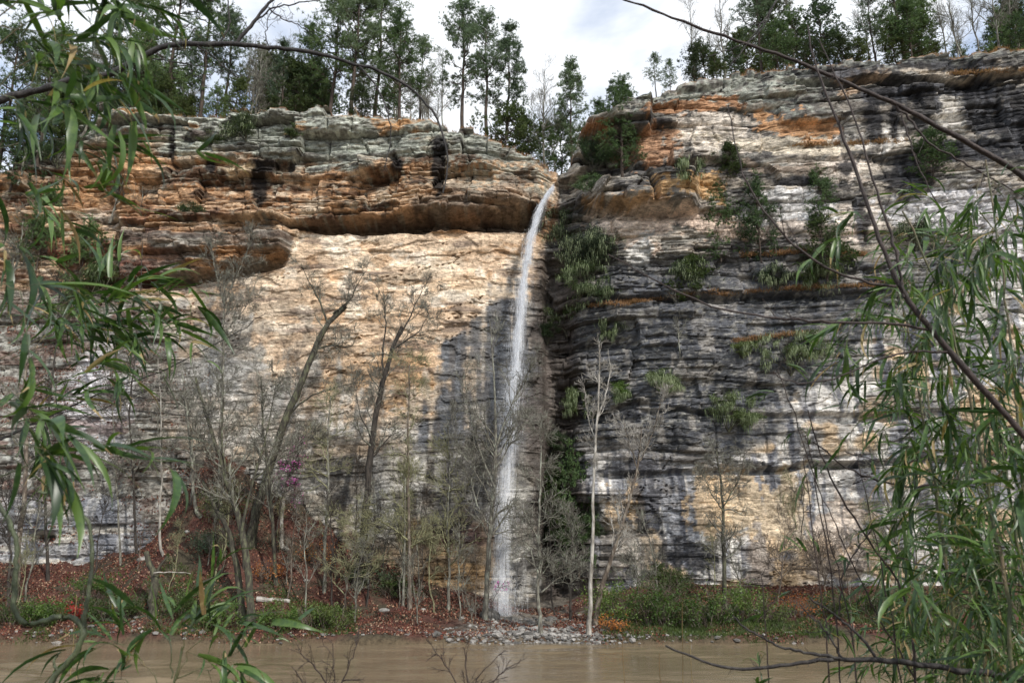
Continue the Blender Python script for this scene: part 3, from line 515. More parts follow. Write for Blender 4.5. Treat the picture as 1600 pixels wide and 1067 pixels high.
# ------------------------------------------------------------------ waterfall
rg = rng_of(500)
WF = [(866, 291, 67.6), (858, 300, 66.6), (848, 315, 65.9), (836, 345, 65.3), (827, 385, 64.9), (819, 430, 64.6), (814, 480, 64.4), (808, 540, 64.2), (802, 600, 64.0), (797, 660, 63.8), (792, 720, 63.7), (788, 780, 63.6), (785, 840, 63.5), (782, 900, 63.4), (780, 972, 63.3)]
P = path(WF); P = resample(P, 60); tz = np.linspace(0, 1, 60)
wid = np.interp(tz, [0, .03, .15, .35, .55, .75, .9, 1], [.15, .19, .36, .56, .70, .82, 1.0, 1.35])
wm, t, b = mat('falling_water'); b.inputs['Base Color'].default_value = (.86, .89, .93, 1); b.inputs['Roughness'].default_value = .5
tr = node(t, 'ShaderNodeBsdfTranslucent'); tr.inputs['Color'].default_value = (.88, .9, .94, 1); ms = node(t, 'ShaderNodeMixShader'); ms.inputs[0].default_value = .5
t.links.new(b.outputs[0], ms.inputs[1]); t.links.new(tr.outputs[0], ms.inputs[2]); t.links.new(ms.outputs[0], t.nodes['Material Output'].inputs['Surface'])
ms_, t, b = mat('water_veil'); b.inputs['Base Color'].default_value = (.85, .88, .93, 1); b.inputs['Roughness'].default_value = .6
tcn = node(t, 'ShaderNodeTexCoord'); mpn = node(t, 'ShaderNodeMapping'); mpn.inputs['Scale'].default_value = (5, 5, .35); n = node(t, 'ShaderNodeTexNoise', Scale=1.0, Detail=6.0, Roughness=.65)
t.links.new(tcn.outputs['Object'], mpn.inputs[0]); t.links.new(mpn.outputs[0], n.inputs['Vector']); at_ = node(t, 'ShaderNodeVertexColor', layer_name='Col')
mm = node(t, 'ShaderNodeMath', operation='MULTIPLY'); t.links.new(ramp(t, n.outputs['Fac'], [(.36, (.06,) * 3), (.70, (1, 1, 1))]), mm.inputs[0]); t.links.new(at_.outputs['Color'], mm.inputs[1]); t.links.new(mm.outputs[0], b.inputs['Alpha'])
wf = empty('waterfall', P[-1], 'tall thin white waterfall dropping from the notch between the two cliffs', 'waterfall')
o = P[-1]
def jet(n, ln, w, spread, bias=1.0, tl=1.0, lo=0.0):
    t_ = lo + (tl - lo) * rg.beta(1, bias, n); f = t_ * 59; i = np.minimum(f.astype(int), 58); k = (f - i)[:, None]; c = P[i] * (1 - k) + P[i + 1] * k; T = nrm(P[i + 1] - P[i])
    wv = np.interp(t_, tz, wid) * (.55 + .9 * noise(t_ * 34, t_ * 0, 515))
    # strands drift in packets
    pk = (noise(t_ * 22, t_ * 0, 512) - .5) * .9; rad = rg.normal(0, .38, n) * wv * spread; c = c + np.stack([rad + pk * wv * .6, rg.normal(0, .4, n) * wv, rg.normal(0, .1, n)], 1)
    l = ln * rg.uniform(.4, 1.5, (n, 1)); s = nrm(np.stack([rg.normal(0, 1, n), rg.normal(0, 1, n), np.zeros(n)], 1)); ww = w * rg.uniform(.5, 1.4, (n, 1)); T = nrm(T + rg.normal(0, .04, (n, 3)))
    V = np.stack([c, c + T * l * .4 + s * ww, c + T * l, c + T * l * .4 - s * ww], 1).reshape(-1, 3); return V, np.arange(4 * n).reshape(-1, 4)
mb = MB(); mb.add(*jet(5500, .9, .009, 1.0, 1.3)); mb.add(*jet(2400, .45, .018, .6, 3.2)); mb.add(*jet(3500, .16, .009, 1.7)); mb.add(*jet(1200, .14, .012, 1.3, .6, 1.0, .88))
link('spray', mb.mesh('spray', [wm], False, o), wf, kind='stuff')
for s_ in range(6):
    a0 = rg.uniform(-.5, .5); nn = 9; u = np.linspace(-1, 1, nn); G = np.zeros((60, nn, 3)); cl = np.zeros((60, nn, 3))
    for j in range(nn):
        ph = u[j] * 1.3 + a0; G[:, j] = P + np.stack([np.sin(ph) * wid * (1.9 if s_ == 5 else .5 + .12 * s_), -np.cos(ph) * wid * (.3 + .2 * s_) + .2 * s_, 0 * wid], 1)
        G[:, j, 0] += (noise(tz * 14 + s_ * 9, tz * 0 + j * .4, 520) - .5) * wid * .35
        cl[:, j] = ((1 - abs(u[j])) ** .8 * (.30 if s_ == 5 else 1) * (.5 + noise(tz * 16, tz * 0 + j * .7 + s_, 533)) * np.interp(tz, [0, .02, .12, .3, .6, .9, 1], [.3, .9, .50, .34, .26, .26, .20]))[:, None]
    i, j = np.meshgrid(np.arange(59), np.arange(nn - 1), indexing='ij'); a = i * nn + j; q = np.stack([a, a + 1, a + nn + 1, a + nn], -1).reshape(-1, 4)
    link('veil', mesh_np('veil', G.reshape(-1, 3) - o, q, [ms_], True, cl.reshape(-1, 3)), wf)

# ------------------------------------------------------------------ tree builders
def copy_tree(src, loc, rot, sc, label, group=None, cat=None):
    c = src.copy(); S.collection.objects.link(c); c.location = loc; c.rotation_euler = (0, 0, rot); c.scale = sc
    for k, v in (('label', label), ('group', group), ('category', cat)):
        if v: c[k] = v
        elif k in c and k == 'group' : del c[k]
    for ch in src.children:
        d = ch.copy(); S.collection.objects.link(d); d.parent = c
    return c
def pine_mesh(seed, H=16, start=.3, nb=46, spread=2.9, lean=.3, clump=15, nl=.32, nw=.024, dens=2.2):
    rg = rng_of(seed); t = np.linspace(0, 1, 16); P = np.stack([np.cumsum(rg.normal(0, .05, 16)) + lean * t ** 2, np.cumsum(rg.normal(0, .05, 16)), t * H], 1); R = .21 * (H / 16) * (1 - .86 * t)
    mb = MB(); mb.add(*tubes(P, R, 7, .1, rg)); 
    hh = np.sort(rg.uniform(start, .99, nb)); br = []; 
    n = 7; Q = np.zeros((nb, n, 3)); RR = np.zeros((nb, n))
    for i, h in enumerate(hh):
        k = h * 15; a = int(min(k, 14)); p = P[a] + (P[a + 1] - P[a]) * (k - a); az = rg.uniform(0, 6.28); u = (h - start) / (1 - start)
        ln = spread * (math.sin(min(1, (u + .12) * 1.05) * math.pi * .80 + .42)) * rg.uniform(.55, 1.2) * (.65 if u > .9 else 1); ln = max(ln, .35); el = math.radians(rg.normal(8 + 32 * u, 12)); d = np.array([math.cos(az) * math.cos(el), math.sin(az) * math.cos(el), math.sin(el)])
        for j in range(n):
            Q[i, j] = p + d * ln * j / (n - 1) + np.array([0, 0, .10 * ln * (j / (n - 1)) ** 2]) + (rg.normal(0, .04 * ln, 3) if j else 0)
        RR[i] = np.linspace(.016 * ln + .014, .010, n)
    mb.add(*tubes(Q, RR, 4)); Q2, R2 = grow(rg, Q, RR, 6, spread * .40, 50, .25, .15, .3, 1.0, 5, .6, taper=False, rmin=.010); mb.add(*tubes(Q2, R2, 3))
    tr = mb.mesh('trunk', [M['bark_pine']], True)
    pts = np.concatenate([Q2[:, 2:].reshape(-1, 3), Q[:, -2:].reshape(-1, 3), P[-2:]]); keep = rg.random(len(pts)) < .85; pts = pts[keep]; pts = np.repeat(pts, int(dens), 0) + rg.normal(0, .13, (len(pts) * int(dens), 3)) * np.array([1, 1, .6])
    V, f = petals(rg, pts, nl, nw, np.array([0, 0, .55]), .8, clump); return tr, V, f
def tree_proto(name, tr, V, f, m, label, cat, crown='crown'):
    r = empty(name, (0, 0, 0), label, cat); link('trunk', tr, r); link(crown, mesh_np(crown, V, f, [m]), r); return r
pines = []
for k, (H, st, nb, sp, mt) in enumerate([(17, .22, 62, 3.9, 'needle'), (17, .26, 54, 3.5, 'needle_blue'), (16, .15, 58, 3.3, 'needle'), (14, .18, 46, 2.7, 'needle_blue'), (18, .36, 46, 3.6, 'needle_blue')]):
    tr, V, f = pine_mesh(600 + k, H, st, nb, sp, .4 * (k % 3 - 1)); pines.append((H, tree_proto('pine_tree', tr, V, f, M[mt], 'x', 'pine tree')))
cedars = []
for k, (H, Wd, nb_, mt) in enumerate([(6, 2.1, 46, 'cedar'), (8, 2.3, 50, 'needle'), (4.2, 2.4, 44, 'cedar'), (8, 2.5, 46, 'needle')]):
    tr, V, f = pine_mesh(640 + k, H, .05, nb_, Wd, .2, 11, .20, .034, 2.0); cedars.append((H, tree_proto('cedar_tree', tr, V, f, M[mt], 'x', 'cedar tree')))
def bare_from(rg, P, R, lv, mb, m_main=0, m_twig=0, sides=8, flat=1.0):
    "P,R main stem arrays; lv list of (count, length, angle, up)"
    mb.add(*tubes(P, R, sides, .10, rg), m_main); cur = (P[None], R[None]); last = cur
    for q, (nc, ln, ang, up, t0) in enumerate(lv):
        Q, RR = grow(rg, cur[0], cur[1], nc, ln, ang, up, .20 if q < 2 else .16, t0, 1.0, 7 if q == 0 else 5, .62 if q == 0 else .6, flat, rmin=.011); mb.add(*tubes(Q, RR, 5 if q == 0 else 3), m_twig if q else m_main); last = (Q, RR)
        cur = last
    return last
bares = []
for k in range(5):
    rg = rng_of(660 + k); H = 9 + k; t = np.linspace(0, 1, 12); P = np.stack([np.cumsum(rg.normal(0, .09, 12)), np.cumsum(rg.normal(0, .09, 12)), t * H], 1); mb = MB()
    bare_from(rg, P, .12 * (1 - .85 * t), [(18, 3.6, 40, .9, .22), (8, 1.6, 38, .6, .2), (5, .8, 35, .4, .2)], mb); tr = mb.mesh('trunk', [M['bark_grey']], True)
    r = empty('bare_tree', (0, 0, 0), 'x', 'bare tree'); link('trunk', tr, r); bares.append((H, r))
used = {}
def put(kind, idx, px, top, D, base, label, group=None, wide=1.0, rot=None):
    H, src = {'p': pines, 'c': cedars, 'b': bares}[kind][idx]; b = at(px, base, D); tp = at(px, top, D); s = (tp[2] - b[2]) / H; loc = (b[0], D, b[2] - .25)
    rot = rot if rot is not None else (px * 1.7) % 6.28
    if src.name not in used:
        used[src.name] = 1; src.location = loc; src.rotation_euler = (0, 0, rot); src.scale = (s * wide, s * wide, s); src['label'] = label
        if group: src['group'] = group
        return src
    return copy_tree(src, loc, rot, (s * wide, s * wide, s), label, group)
G1 = 'pines on the left clifftop'; G2 = 'trees behind the notch'; G3 = 'trees on the right clifftop'; G4 = 'cedars and bushes on the left clifftop'; G5 = 'bare trees on the left clifftop'
for a in [
    ('p', 0, 262, -60, 72, 190, 'tall dark pine at the left end of the clifftop, crown above the frame', G1), ('p', 1, 313, -40, 73, 186, 'tall pine second from the left on the clifftop above the red grass', G1), ('p', 2, 205, -30, 75, 185, 'shaggy pine behind the hanging cane leaves on the left clifftop', G1),
    ('p', 3, 150, 40, 77, 200, 'small pine half hidden by cane leaves at the far left clifftop', G1), ('p', 4, 350, 20, 78, 186, 'thin pine with bare lower trunk right of the two tall left pines', G1),
    ('p', 3, 440, 68, 74, 184, 'short bushy pine left of the tall dark pine cluster', G1), ('p', 2, 482, 40, 75, 184, 'rounded pine at the left edge of the central pine cluster', G1), ('p', 0, 515, -25, 73, 182, 'very tall dense pine in the central cluster, trunk leaning slightly', G1),
    ('p', 1, 548, -45, 72, 182, 'tallest dark pine of the central cluster on the left cliff', G1), ('p', 0, 585, -30, 76, 182, 'dense dark pine just right of the tallest one', G1), ('p', 2, 622, 16, 73, 190, 'slender pine standing apart at the right of the central cluster', G1), ('p', 4, 655, 60, 78, 196, 'thin pale pine behind the slender pine', G1),
    ('p', 1, 722, -2, 71, 208, 'tall airy pine with open crown, left one of the trio before the notch', G1), ('p', 4, 760, 20, 72, 214, 'tall airy pine with bare trunk, middle one of the trio before the notch', G1), ('p', 3, 792, 48, 73, 216, 'shorter airy pine at the right of the trio before the notch', G1),
    ('c', 2, 790, 168, 70, 240, 'round dark green bush below the trio of airy pines', G4), ('c', 0, 822, 185, 71, 250, 'green cedar bush on the slope down to the notch', G4), ('c', 0, 250, 125, 70, 192, 'dark cedar at the foot of the leftmost tall pines', G4), ('c', 2, 232, 140, 71, 182, 'low cedar bush above the tilted lichened slab', G4),
    ('c', 1, 338, 130, 71, 190, 'cedar under the thin pine, left of the bare grey tree', G4), ('c', 0, 365, 125, 73, 188, 'narrow cedar right beside the bare grey tree', G4), ('c', 0, 460, 100, 74, 184, 'dark cedar beneath the short bushy pine', G4), ('c', 1, 500, 110, 75, 184, 'dark cedar beneath the rounded pine', G4), ('c', 2, 560, 140, 70, 182, 'low olive cedar bush at the foot of the tallest pine', G4),
    ('c', 0, 430, 150, 72, 182, 'small cedar right of the bare grey tree', G4), ('c', 2, 300, 150, 74, 190, 'squat cedar between the tall left pines', G4),
    ('b', 0, 400, 78, 76, 186, 'bare grey tree with fan of twigs between the pine groups', G5), ('b', 1, 668, 120, 71, 206, 'bare crooked tree at the brow right of the slender pine', G5), ('b', 2, 380, 60, 79, 186, 'thin bare tree behind the fan of grey twigs', G5), ('b', 3, 640, 130, 72, 200, 'small bare tree beside the slender pine', G5),
    ('b', 2, 852, 108, 77, 262, 'tall bare tree rising out of the notch', G2), ('b', 3, 830, 150, 76, 255, 'bare tree left of the tall one in the notch', G2), ('b', 4, 868, 160, 80, 275, 'thin bare tree at the middle of the notch', G2), ('p', 3, 893, 98, 79, 272, 'sparse narrow conifer standing in the notch above the falls', G2), ('c', 3, 850, 185, 78, 270, 'dim green bush deep in the notch', G2), ('c', 3, 880, 178, 82, 280, 'green cedar behind the sparse narrow conifer', G2),
    ('p', 3, 958, 128, 70, 200, 'green pine rising above the overhanging prow beside the notch', G3), ('p', 4, 1025, 82, 72, 150, 'small dark pine on the right brow above stepped ledges', G3), ('p', 2, 1048, 92, 72, 145, 'tiny conifer beside the small dark pine', G3), ('c', 0, 1085, 85, 70, 125, 'low cedar on the rising right brow', G3), ('c', 0, 1120, 80, 69, 120, 'second low cedar on the rising right brow', G3), ('c', 1, 1150, 60, 70, 118, 'cedar under the leaning pine on the right cliff', G3),
    ('p', 1, 1190, -40, 68, 112, 'leaning pine with spreading crown at left of the right clifftop', G3), ('c', 1, 1215, 30, 67, 108, 'dense cedar just right of the leaning pine', G3), ('c', 1, 1250, 10, 68, 105, 'broad dense cedar above the thorny branch', G3), ('c', 1, 1290, -10, 67, 103, 'tall broad cedar, darkest on the right clifftop', G3), ('c', 2, 1310, 60, 66, 102, 'squat cedar beside the darkest cedar', G3), ('c', 2, 1270, 62, 65, 104, 'squat cedar in front of the darkest cedar', G3),
    ('p', 4, 1368, -20, 68, 98, 'pale trunked pine with ragged thin crown', G3), ('p', 2, 1412, -90, 67, 95, 'big pine whose crown leaves the frame top', G3), ('c', 1, 1425, 0, 65, 94, 'dense cedar below the big pine', G3), ('c', 0, 1400, 35, 66, 96, 'small cedar left of the big pine trunk', G3), ('c', 0, 1450, 30, 66, 92, 'cedar right of the big pine trunk', G3), ('c', 2, 1340, 62, 67, 100, 'low bush by the pale trunked pine', G3),
    ('b', 1, 1500, -20, 66, 86, 'bare tree first right of the big pine', G3), ('b', 4, 1530, -40, 67, 84, 'bare tree second right of the big pine', G3), ('b', 0, 1560, -30, 65, 82, 'bare tree near the right frame edge', G3), ('b', 2, 1478, -20, 69, 88, 'thin pale bare tree touching the big pine', G3), ('c', 1, 1592, 20, 63, 84, 'cedar at the right frame edge of the clifftop', G3), ('b', 3, 1590, -60, 66, 80, 'bare tree at the right frame edge', G3)]:
    put(a[0], a[1], a[2], a[3], a[4], a[5], a[6], a[7], 1.0)
# woods further back on both plateaus
rg = rng_of(690)
for k in range(64):
    px = rg.uniform(60, 700) if k < 44 else rg.uniform(1060, 1620); D_ = rg.uniform(84, 100)
    base = 205 if px < 700 else 120; knd = 'b' if rg.random() < .6 else 'c'
    put(knd, int(rg.integers(0, 4)), px, base - rg.uniform(50, 150), D_, base, ('slim bare tree in the thin woods behind the left clifftop pines', 'dim cedar in the thin woods behind the left clifftop pines', 'slim bare tree in the thin woods behind the right clifftop cedars', 'dim cedar in the thin woods behind the right clifftop cedars')[(knd != 'b') + 2 * (px > 800)], ('bare trees' if knd == 'b' else 'cedars') + ' in the woods behind the ' + ('left' if px < 800 else 'right') + ' clifftop')
# rusty grass on the brow
def grass(name, n, pf, ln, w, m, label, spread=.35):
    C_ = pf(n); V, f = petals(rg, C_, ln, w, np.array([0, 0, 1.0]), spread); link(name, mesh_np(name, V, f, [m]), None, label, 'grass', None, 'stuff')
def brow(px0, px1):
    def f(n):
        px = rg.uniform(px0, px1, n); a = []
        xw = np.interp(px, TOPX, topxw) + rg.normal(0, .2, n); z = TOP(xw); j = np.clip(((xw + 66) / 129 * (NX - 1)).astype(int), 0, NX - 1); i = np.clip(((z + 1.2) / 54.2 * (NZ - 1)).astype(int) + 1, 0, NZ - 1)
        dy = np.abs(rg.normal(0, 1.2, n)); y = Y[i, j] + dy + .1; keep = fbm(xw * .3, xw * 0, 701, 2) > .42
        return np.stack([xw, y, z + dy * .03], 1)[keep]
    return f
grass('brow_grass', 9000, brow(215, 860), .45, .025, M['straw'], 'rusty dry grass along the brow of the left cliff')
grass('brow_grass', 14000, brow(1130, 1620), .45, .025, M['straw'], 'rusty dry grass along the brow of the right cliff')

# ------------------------------------------------------------------ vegetation on the cliff
rg = rng_of(745); n = 30000; lx = rg.uniform(-40, 330, n); ly = rg.uniform(470, 885, n); Dv = np.full(n, 66.0)
for _ in range(7):
    u_ = (lx - 800) / F; v_ = (533.5 - ly) / F; dy_ = CP - v_ * SP; px_ = u_ / dy_ * Dv; pz_ = CAM[2] + (SP + v_ * CP) / dy_ * Dv
    jj = np.clip(((px_ + 66) / 129 * (NX - 1)).astype(int), 0, NX - 1); ii = np.clip(((pz_ + 1.2) / 54.2 * (NZ - 1)).astype(int), 1, NZ - 2); Dv = .5 * Dv + .5 * np.minimum(Y[ii, jj], 76)
top_ = (Y[ii + 1, jj] - Y[ii - 1, jj]) > .04; kp = top_ & (fbm(px_ * .3, pz_ * .6, 747, 3) > .47); Cn = np.stack([px_, Dv - .08, pz_], 1)[kp]
V, Fq = diamonds(rg, Cn, .17, .065, np.array([0, 0, .2]), 1.0); cc = np.repeat(pal[rg.integers(0, len(pal), len(Cn))] * rg.uniform(.5, 1.2, (len(Cn), 1)), 4, 0)
link('ledge_litter', mesh_np('ledge_litter', V, Fq, [M['litter']], False, cc), None, 'red brown dead leaves caught on the rock ledges at the left end of the cliff', 'leaf litter', None, 'stuff')
def ledge_bush(px, py, r, kind, label, seed, asp=1.0, hang=.5, name='ledge_shrub', cat='shrub'):
    rg = rng_of(seed); r = r * 1.22; p = surf(px, py + r * .8 / 1) ; mpp = p[1] / (F * 1.0) ; Rm = r * mpp; p0 = p + np.array([0, -.1, 0])
    root = empty(name, p0, label, cat, 'shrubs clinging to the cliff ledges'); mb = MB()
    n = 8; k = 7; P = np.zeros((k, n, 3)); 
    for i in range(k):
        d = nrm(np.array([rg.normal(0, .5 * asp), -abs(rg.normal(.35, .2)), 1.0])); q = np.zeros(3)
        for j in range(n): P[i, j] = q; q = q + d * Rm * 1.7 / n * rg.uniform(.7, 1.1); d = nrm(d + rg.normal(0, .18, 3))
    R = np.linspace(.05, .012, n)[None].repeat(k, 0) * min(1, Rm / 1.5 + .3); mb.add(*tubes(P, R, 5)); Q, R2 = grow(rg, P, R, 7, Rm * .7, 55, .2, .2, .25, 1, 5, .6); mb.add(*tubes(Q, R2, 3))
    link('stem', mb.mesh('stem', [M['bark_moss']], True), root)
    pts = np.concatenate([Q[:, 1:].reshape(-1, 3), P[:, 4:].reshape(-1, 3)]); rep = int(max(4, 8500 * (r / 40) ** 1.3 / len(pts))) ; pts = np.repeat(pts, rep, 0) + rg.normal(0, .11 * Rm, (len(pts) * rep, 3)) * np.array([1.25 * asp, .9, .55])
    pts = pts[noise(pts[:, 0] * 2.5 / max(Rm, .5) + seed, pts[:, 2] * 3 / max(Rm, .5), seed) > .34]
    if len(pts) < 10: pts = Q.reshape(-1, 3)
    V, f = petals(rg, pts, .14, .026, np.array([0, -.2, .35]), .8); link('foliage', mesh_np('foliage', V, f, [M[kind]]), root, kind='stuff')
    if hang > 0:
        m = int(len(pts) * hang * .42); c = pts[rg.integers(0, len(pts), m)] + np.array([0, -.08, -.05]); c = c[(noise(c[:, 0] * 2, c[:, 2] * 2, seed + 9) > .40)]
        V, f = petals(rg, c, .50, .022, np.array([0, -.1, -1.7]), .25); link('hanging_lichen', mesh_np('hanging_lichen', V, f, [M['lichen']]), root, kind='stuff')
LB = [(955, 185, 60, 'needle', 0, 1.2, 'wind bent pine shrub under the overhanging prow'), (985, 225, 52, 'needle', 0, 1.0, 'green pine shrub at right of the prow cave'), (925, 232, 40, 'needle', 0, 1.2, 'low pine shrub hanging at the left side of the prow'), (925, 283, 20, 'needle', 0, 1.4, 'small bright pine tuft just right of the creek lip'),
    (888, 350, 46, 'hemlock', .35, 1.0, 'dark shrub with lichen touching the top of the waterfall'), (928, 385, 44, 'hemlock', .4, 1.2, 'broad dark shrub right of the upper waterfall'), (905, 435, 34, 'cedar', .8, 1.2, 'lichen draped shrub halfway down right of the waterfall'), (935, 450, 28, 'hemlock', .7, 1.3, 'small dark shrub beside the lichen draped one'), (885, 495, 32, 'cedar', .1, 1.0, 'olive shrub in the alcove right of the waterfall'), (855, 520, 20, 'hemlock', 0, 1.0, 'small olive tuft behind the falling water'),
    (965, 510, 30, 'cedar', 1.2, 1.1, 'round shrub with white hanging lichen on the dark wall'), (968, 612, 18, 'spring', 1.2, .8, 'small pale yellow green tuft low on the dark wall'), (1030, 592, 24, 'cedar', 1.0, 1.1, 'pale round tuft above the thin leaning tree'), (905, 625, 26, 'cedar', .8, 1.0, 'dull lichened shrub low in the alcove'), (1138, 640, 36, 'cedar', .8, .9, 'green shrub above the bushy shore tree'), (1235, 545, 44, 'cedar', 1.3, .9, 'large shrub streaming with pale lichen on the dark wall'), (1160, 545, 16, 'cedar', .2, 1.1, 'tiny tuft left of the large lichen shrub'),
    (1120, 335, 40, 'cedar', 1.2, .9, 'pale lichen covered small tree on the middle ledge'), (1185, 335, 44, 'hemlock', .1, .9, 'dark cedar shrub on the middle ledge'), (1290, 320, 34, 'cedar', .2, .9, 'green cedar shrub on the pale middle wall'), (1290, 390, 42, 'cedar', 1.0, 1.2, 'spreading lichen shrub behind the crossing branches'), (1275, 435, 36, 'cedar', 1.2, 1.5, 'low hanging shrub over the rusty ledge'), (1215, 430, 26, 'hemlock', .3, 1.2, 'dark shrub left of the low hanging one'), (1075, 430, 32, 'hemlock', .4, 1.3, 'dark shrub above the rusty grass ledge'),
    (1140, 245, 24, 'cedar', .2, 1.2, 'small cedar tuft on the upper right wall'), (1455, 245, 42, 'hemlock', .1, 1.4, 'dark cedar clump below the black stains'), (1080, 262, 22, 'cedar', .9, 1.4, 'pale tuft on the ledge right of the prow'), (1430, 360, 34, 'hemlock', .3, 1.2, 'dark shrub behind the cane leaves on the right wall'), (385, 195, 28, 'cedar', .1, 1.4, 'low green bush hanging over the left brow'), (330, 215, 16, 'cedar', 0, 1.2, 'small bush left of the low green one on the brow'), (455, 205, 14, 'cedar', 0, 1.3, 'tiny bush on the lichened band of the left brow'),
    (110, 400, 40, 'cedar', .2, 1.2, 'olive shrub on the left wall behind the canes'), (160, 430, 34, 'cedar', .3, 1.2, 'olive shrub at the left end of the lower overhang'), (60, 350, 36, 'cedar', .1, 1.0, 'shrub on the far left cliff slope'), (90, 235, 30, 'needle', 0, 1.3, 'pine shrub at the far left brow'), (120, 480, 26, 'cedar', .6, 1.2, 'pale lichened shrub on the left wall'),
    (868, 745, 38, 'hemlock', 0, .9, 'dark hemlock branch above the lower waterfall alcove'), (890, 780, 44, 'hemlock', 0, 1.1, 'dark hemlock right of the lower waterfall'), (905, 830, 38, 'hemlock', 0, 1.0, 'dark hemlock boughs behind the white birch'), (860, 690, 24, 'hemlock', 0, .9, 'small hemlock at the alcove edge'), (1045, 905, 26, 'cedar', 0, 1.4, 'brown green bush at the foot of the black blotch'), (300, 330, 18, 'cedar', 0, 1.1, 'thin grey green shrub on the left strata')]
drop = ('pale lichen covered small tree', 'dark cedar shrub on the middle', 'green cedar shrub on the pale', 'spreading lichen shrub', 'dark cedar clump', 'wind bent pine', 'green pine shrub at right', 'olive shrub on the left wall behind', 'shrub on the far left cliff')
LB = [q for q in LB if not q[6].startswith(drop)]
def ledge_tree(kind, idx, px, base, top, label, wide=1.0):
    p = surf(px, base); q = at(px, top, p[1]); H, src = {'p': pines, 'c': cedars, 'b': bares}[kind][idx]; s_ = (q[2] - p[2]) / H
    copy_tree(src, (p[0], p[1] - .35, p[2] - .2), (px * 2.3) % 6.28, (s_ * wide, s_ * wide, s_), label, 'small trees rooted on the cliff ledges')
for q in [('p', 2, 972, 290, 128, 'spreading green pine rooted on the ledge under the overhanging prow', 1.15), ('p', 3, 945, 262, 165, 'smaller pine beside the spreading one at the prow cave', 1.5), ('c', 3, 1125, 408, 290, 'pale airy small tree on the middle ledge', .8), ('c', 1, 1187, 410, 280, 'dark conical cedar on the middle ledge', .8), ('c', 3, 1290, 375, 270, 'green airy cedar on the pale middle wall', .8), ('c', 0, 1292, 440, 340, 'broad cedar above the rusty ledge behind the crossing branches', 1.1),
          ('c', 1, 1455, 285, 205, 'dark cedar below the black stains of the brow', 1.3), ('c', 0, 1140, 275, 228, 'small cedar on the upper right wall', 1.2), ('c', 2, 1080, 470, 410, 'dark low cedar above the rusty grass ledge', 1.2), ('c', 1, 60, 420, 290, 'dark cedar on the far left slope behind the canes', .8), ('c', 1, 20, 300, 150, 'dark cedar high on the far left slope', .9), ('p', 2, 62, 262, 60, 'pine on the sloping far left brow', 1.0), ('c', 0, 105, 232, 140, 'cedar on the brow left of the shaggy pine', 1.0), ('b', 4, 35, 290, 90, 'bare tree among the far left brow cedars', 1.0), ('b', 0, 130, 215, 90, 'bare twiggy tree left of the small pine on the far left brow', 1.2), ('p', 0, -5, 300, 40, 'tall pine at the left frame edge behind the cane leaves', 1.0), ('c', 3, 120, 470, 350, 'airy cedar on the left slope behind the canes', .8), ('c', 0, 165, 450, 370, 'small cedar at the left end of the lower overhang', .9),
          ('b', 1, 180, 350, 220, 'bare thorny tree against the orange strata at left', 1.3), ('b', 0, 20, 470, 330, 'bare grey tree at the far left edge of the wall', 1.2), ('b', 2, 205, 440, 290, 'bare dark tree above the lower overhang', 1.1), ('c', 2, 880, 870, 740, 'dark hemlock in the alcove right of the lower waterfall', .8), ('c', 1, 905, 900, 700, 'tall dark hemlock behind the grey sapling tree', .7), ('b', 3, 1060, 560, 440, 'thin bare tree on the dark ledges', .8), ('b', 4, 1210, 395, 300, 'thin bare tree beside the conical cedar', .8)]: ledge_tree(*q)
for k, (px, py, r, kd, hg, asp, lab) in enumerate(LB): ledge_bush(px, py, r, kd, lab, 800 + k, asp, hg)
rg = rng_of(760)
def ledge_grass(segs):
    def f(n):
        out = []
        for (x0, x1, y0, y1) in segs:
            for _ in range(n // len(segs) // 20):
                u = rg.random(); c = surf(x0 + (x1 - x0) * u, y0 + (y1 - y0) * u + rg.normal(0, 1.5)); out.append(c + np.stack([rg.normal(0, .25, 20), rg.normal(-.15, .08, 20), rg.normal(0, .05, 20)], 1))
        return np.concatenate(out)
    return f
grass('ledge_grass', 9000, ledge_grass([(960, 1120, 478, 456), (1120, 1290, 462, 448), (1230, 1420, 452, 444), (1160, 1260, 400, 394), (1300, 1350, 398, 400), (1150, 1260, 534, 520), (1240, 1420, 228, 222), (920, 1000, 480, 470), (1480, 1600, 118, 112)]), .32, .03, M['straw'], 'rusty dry grass and needles on the ledges of the right cliff', .7)

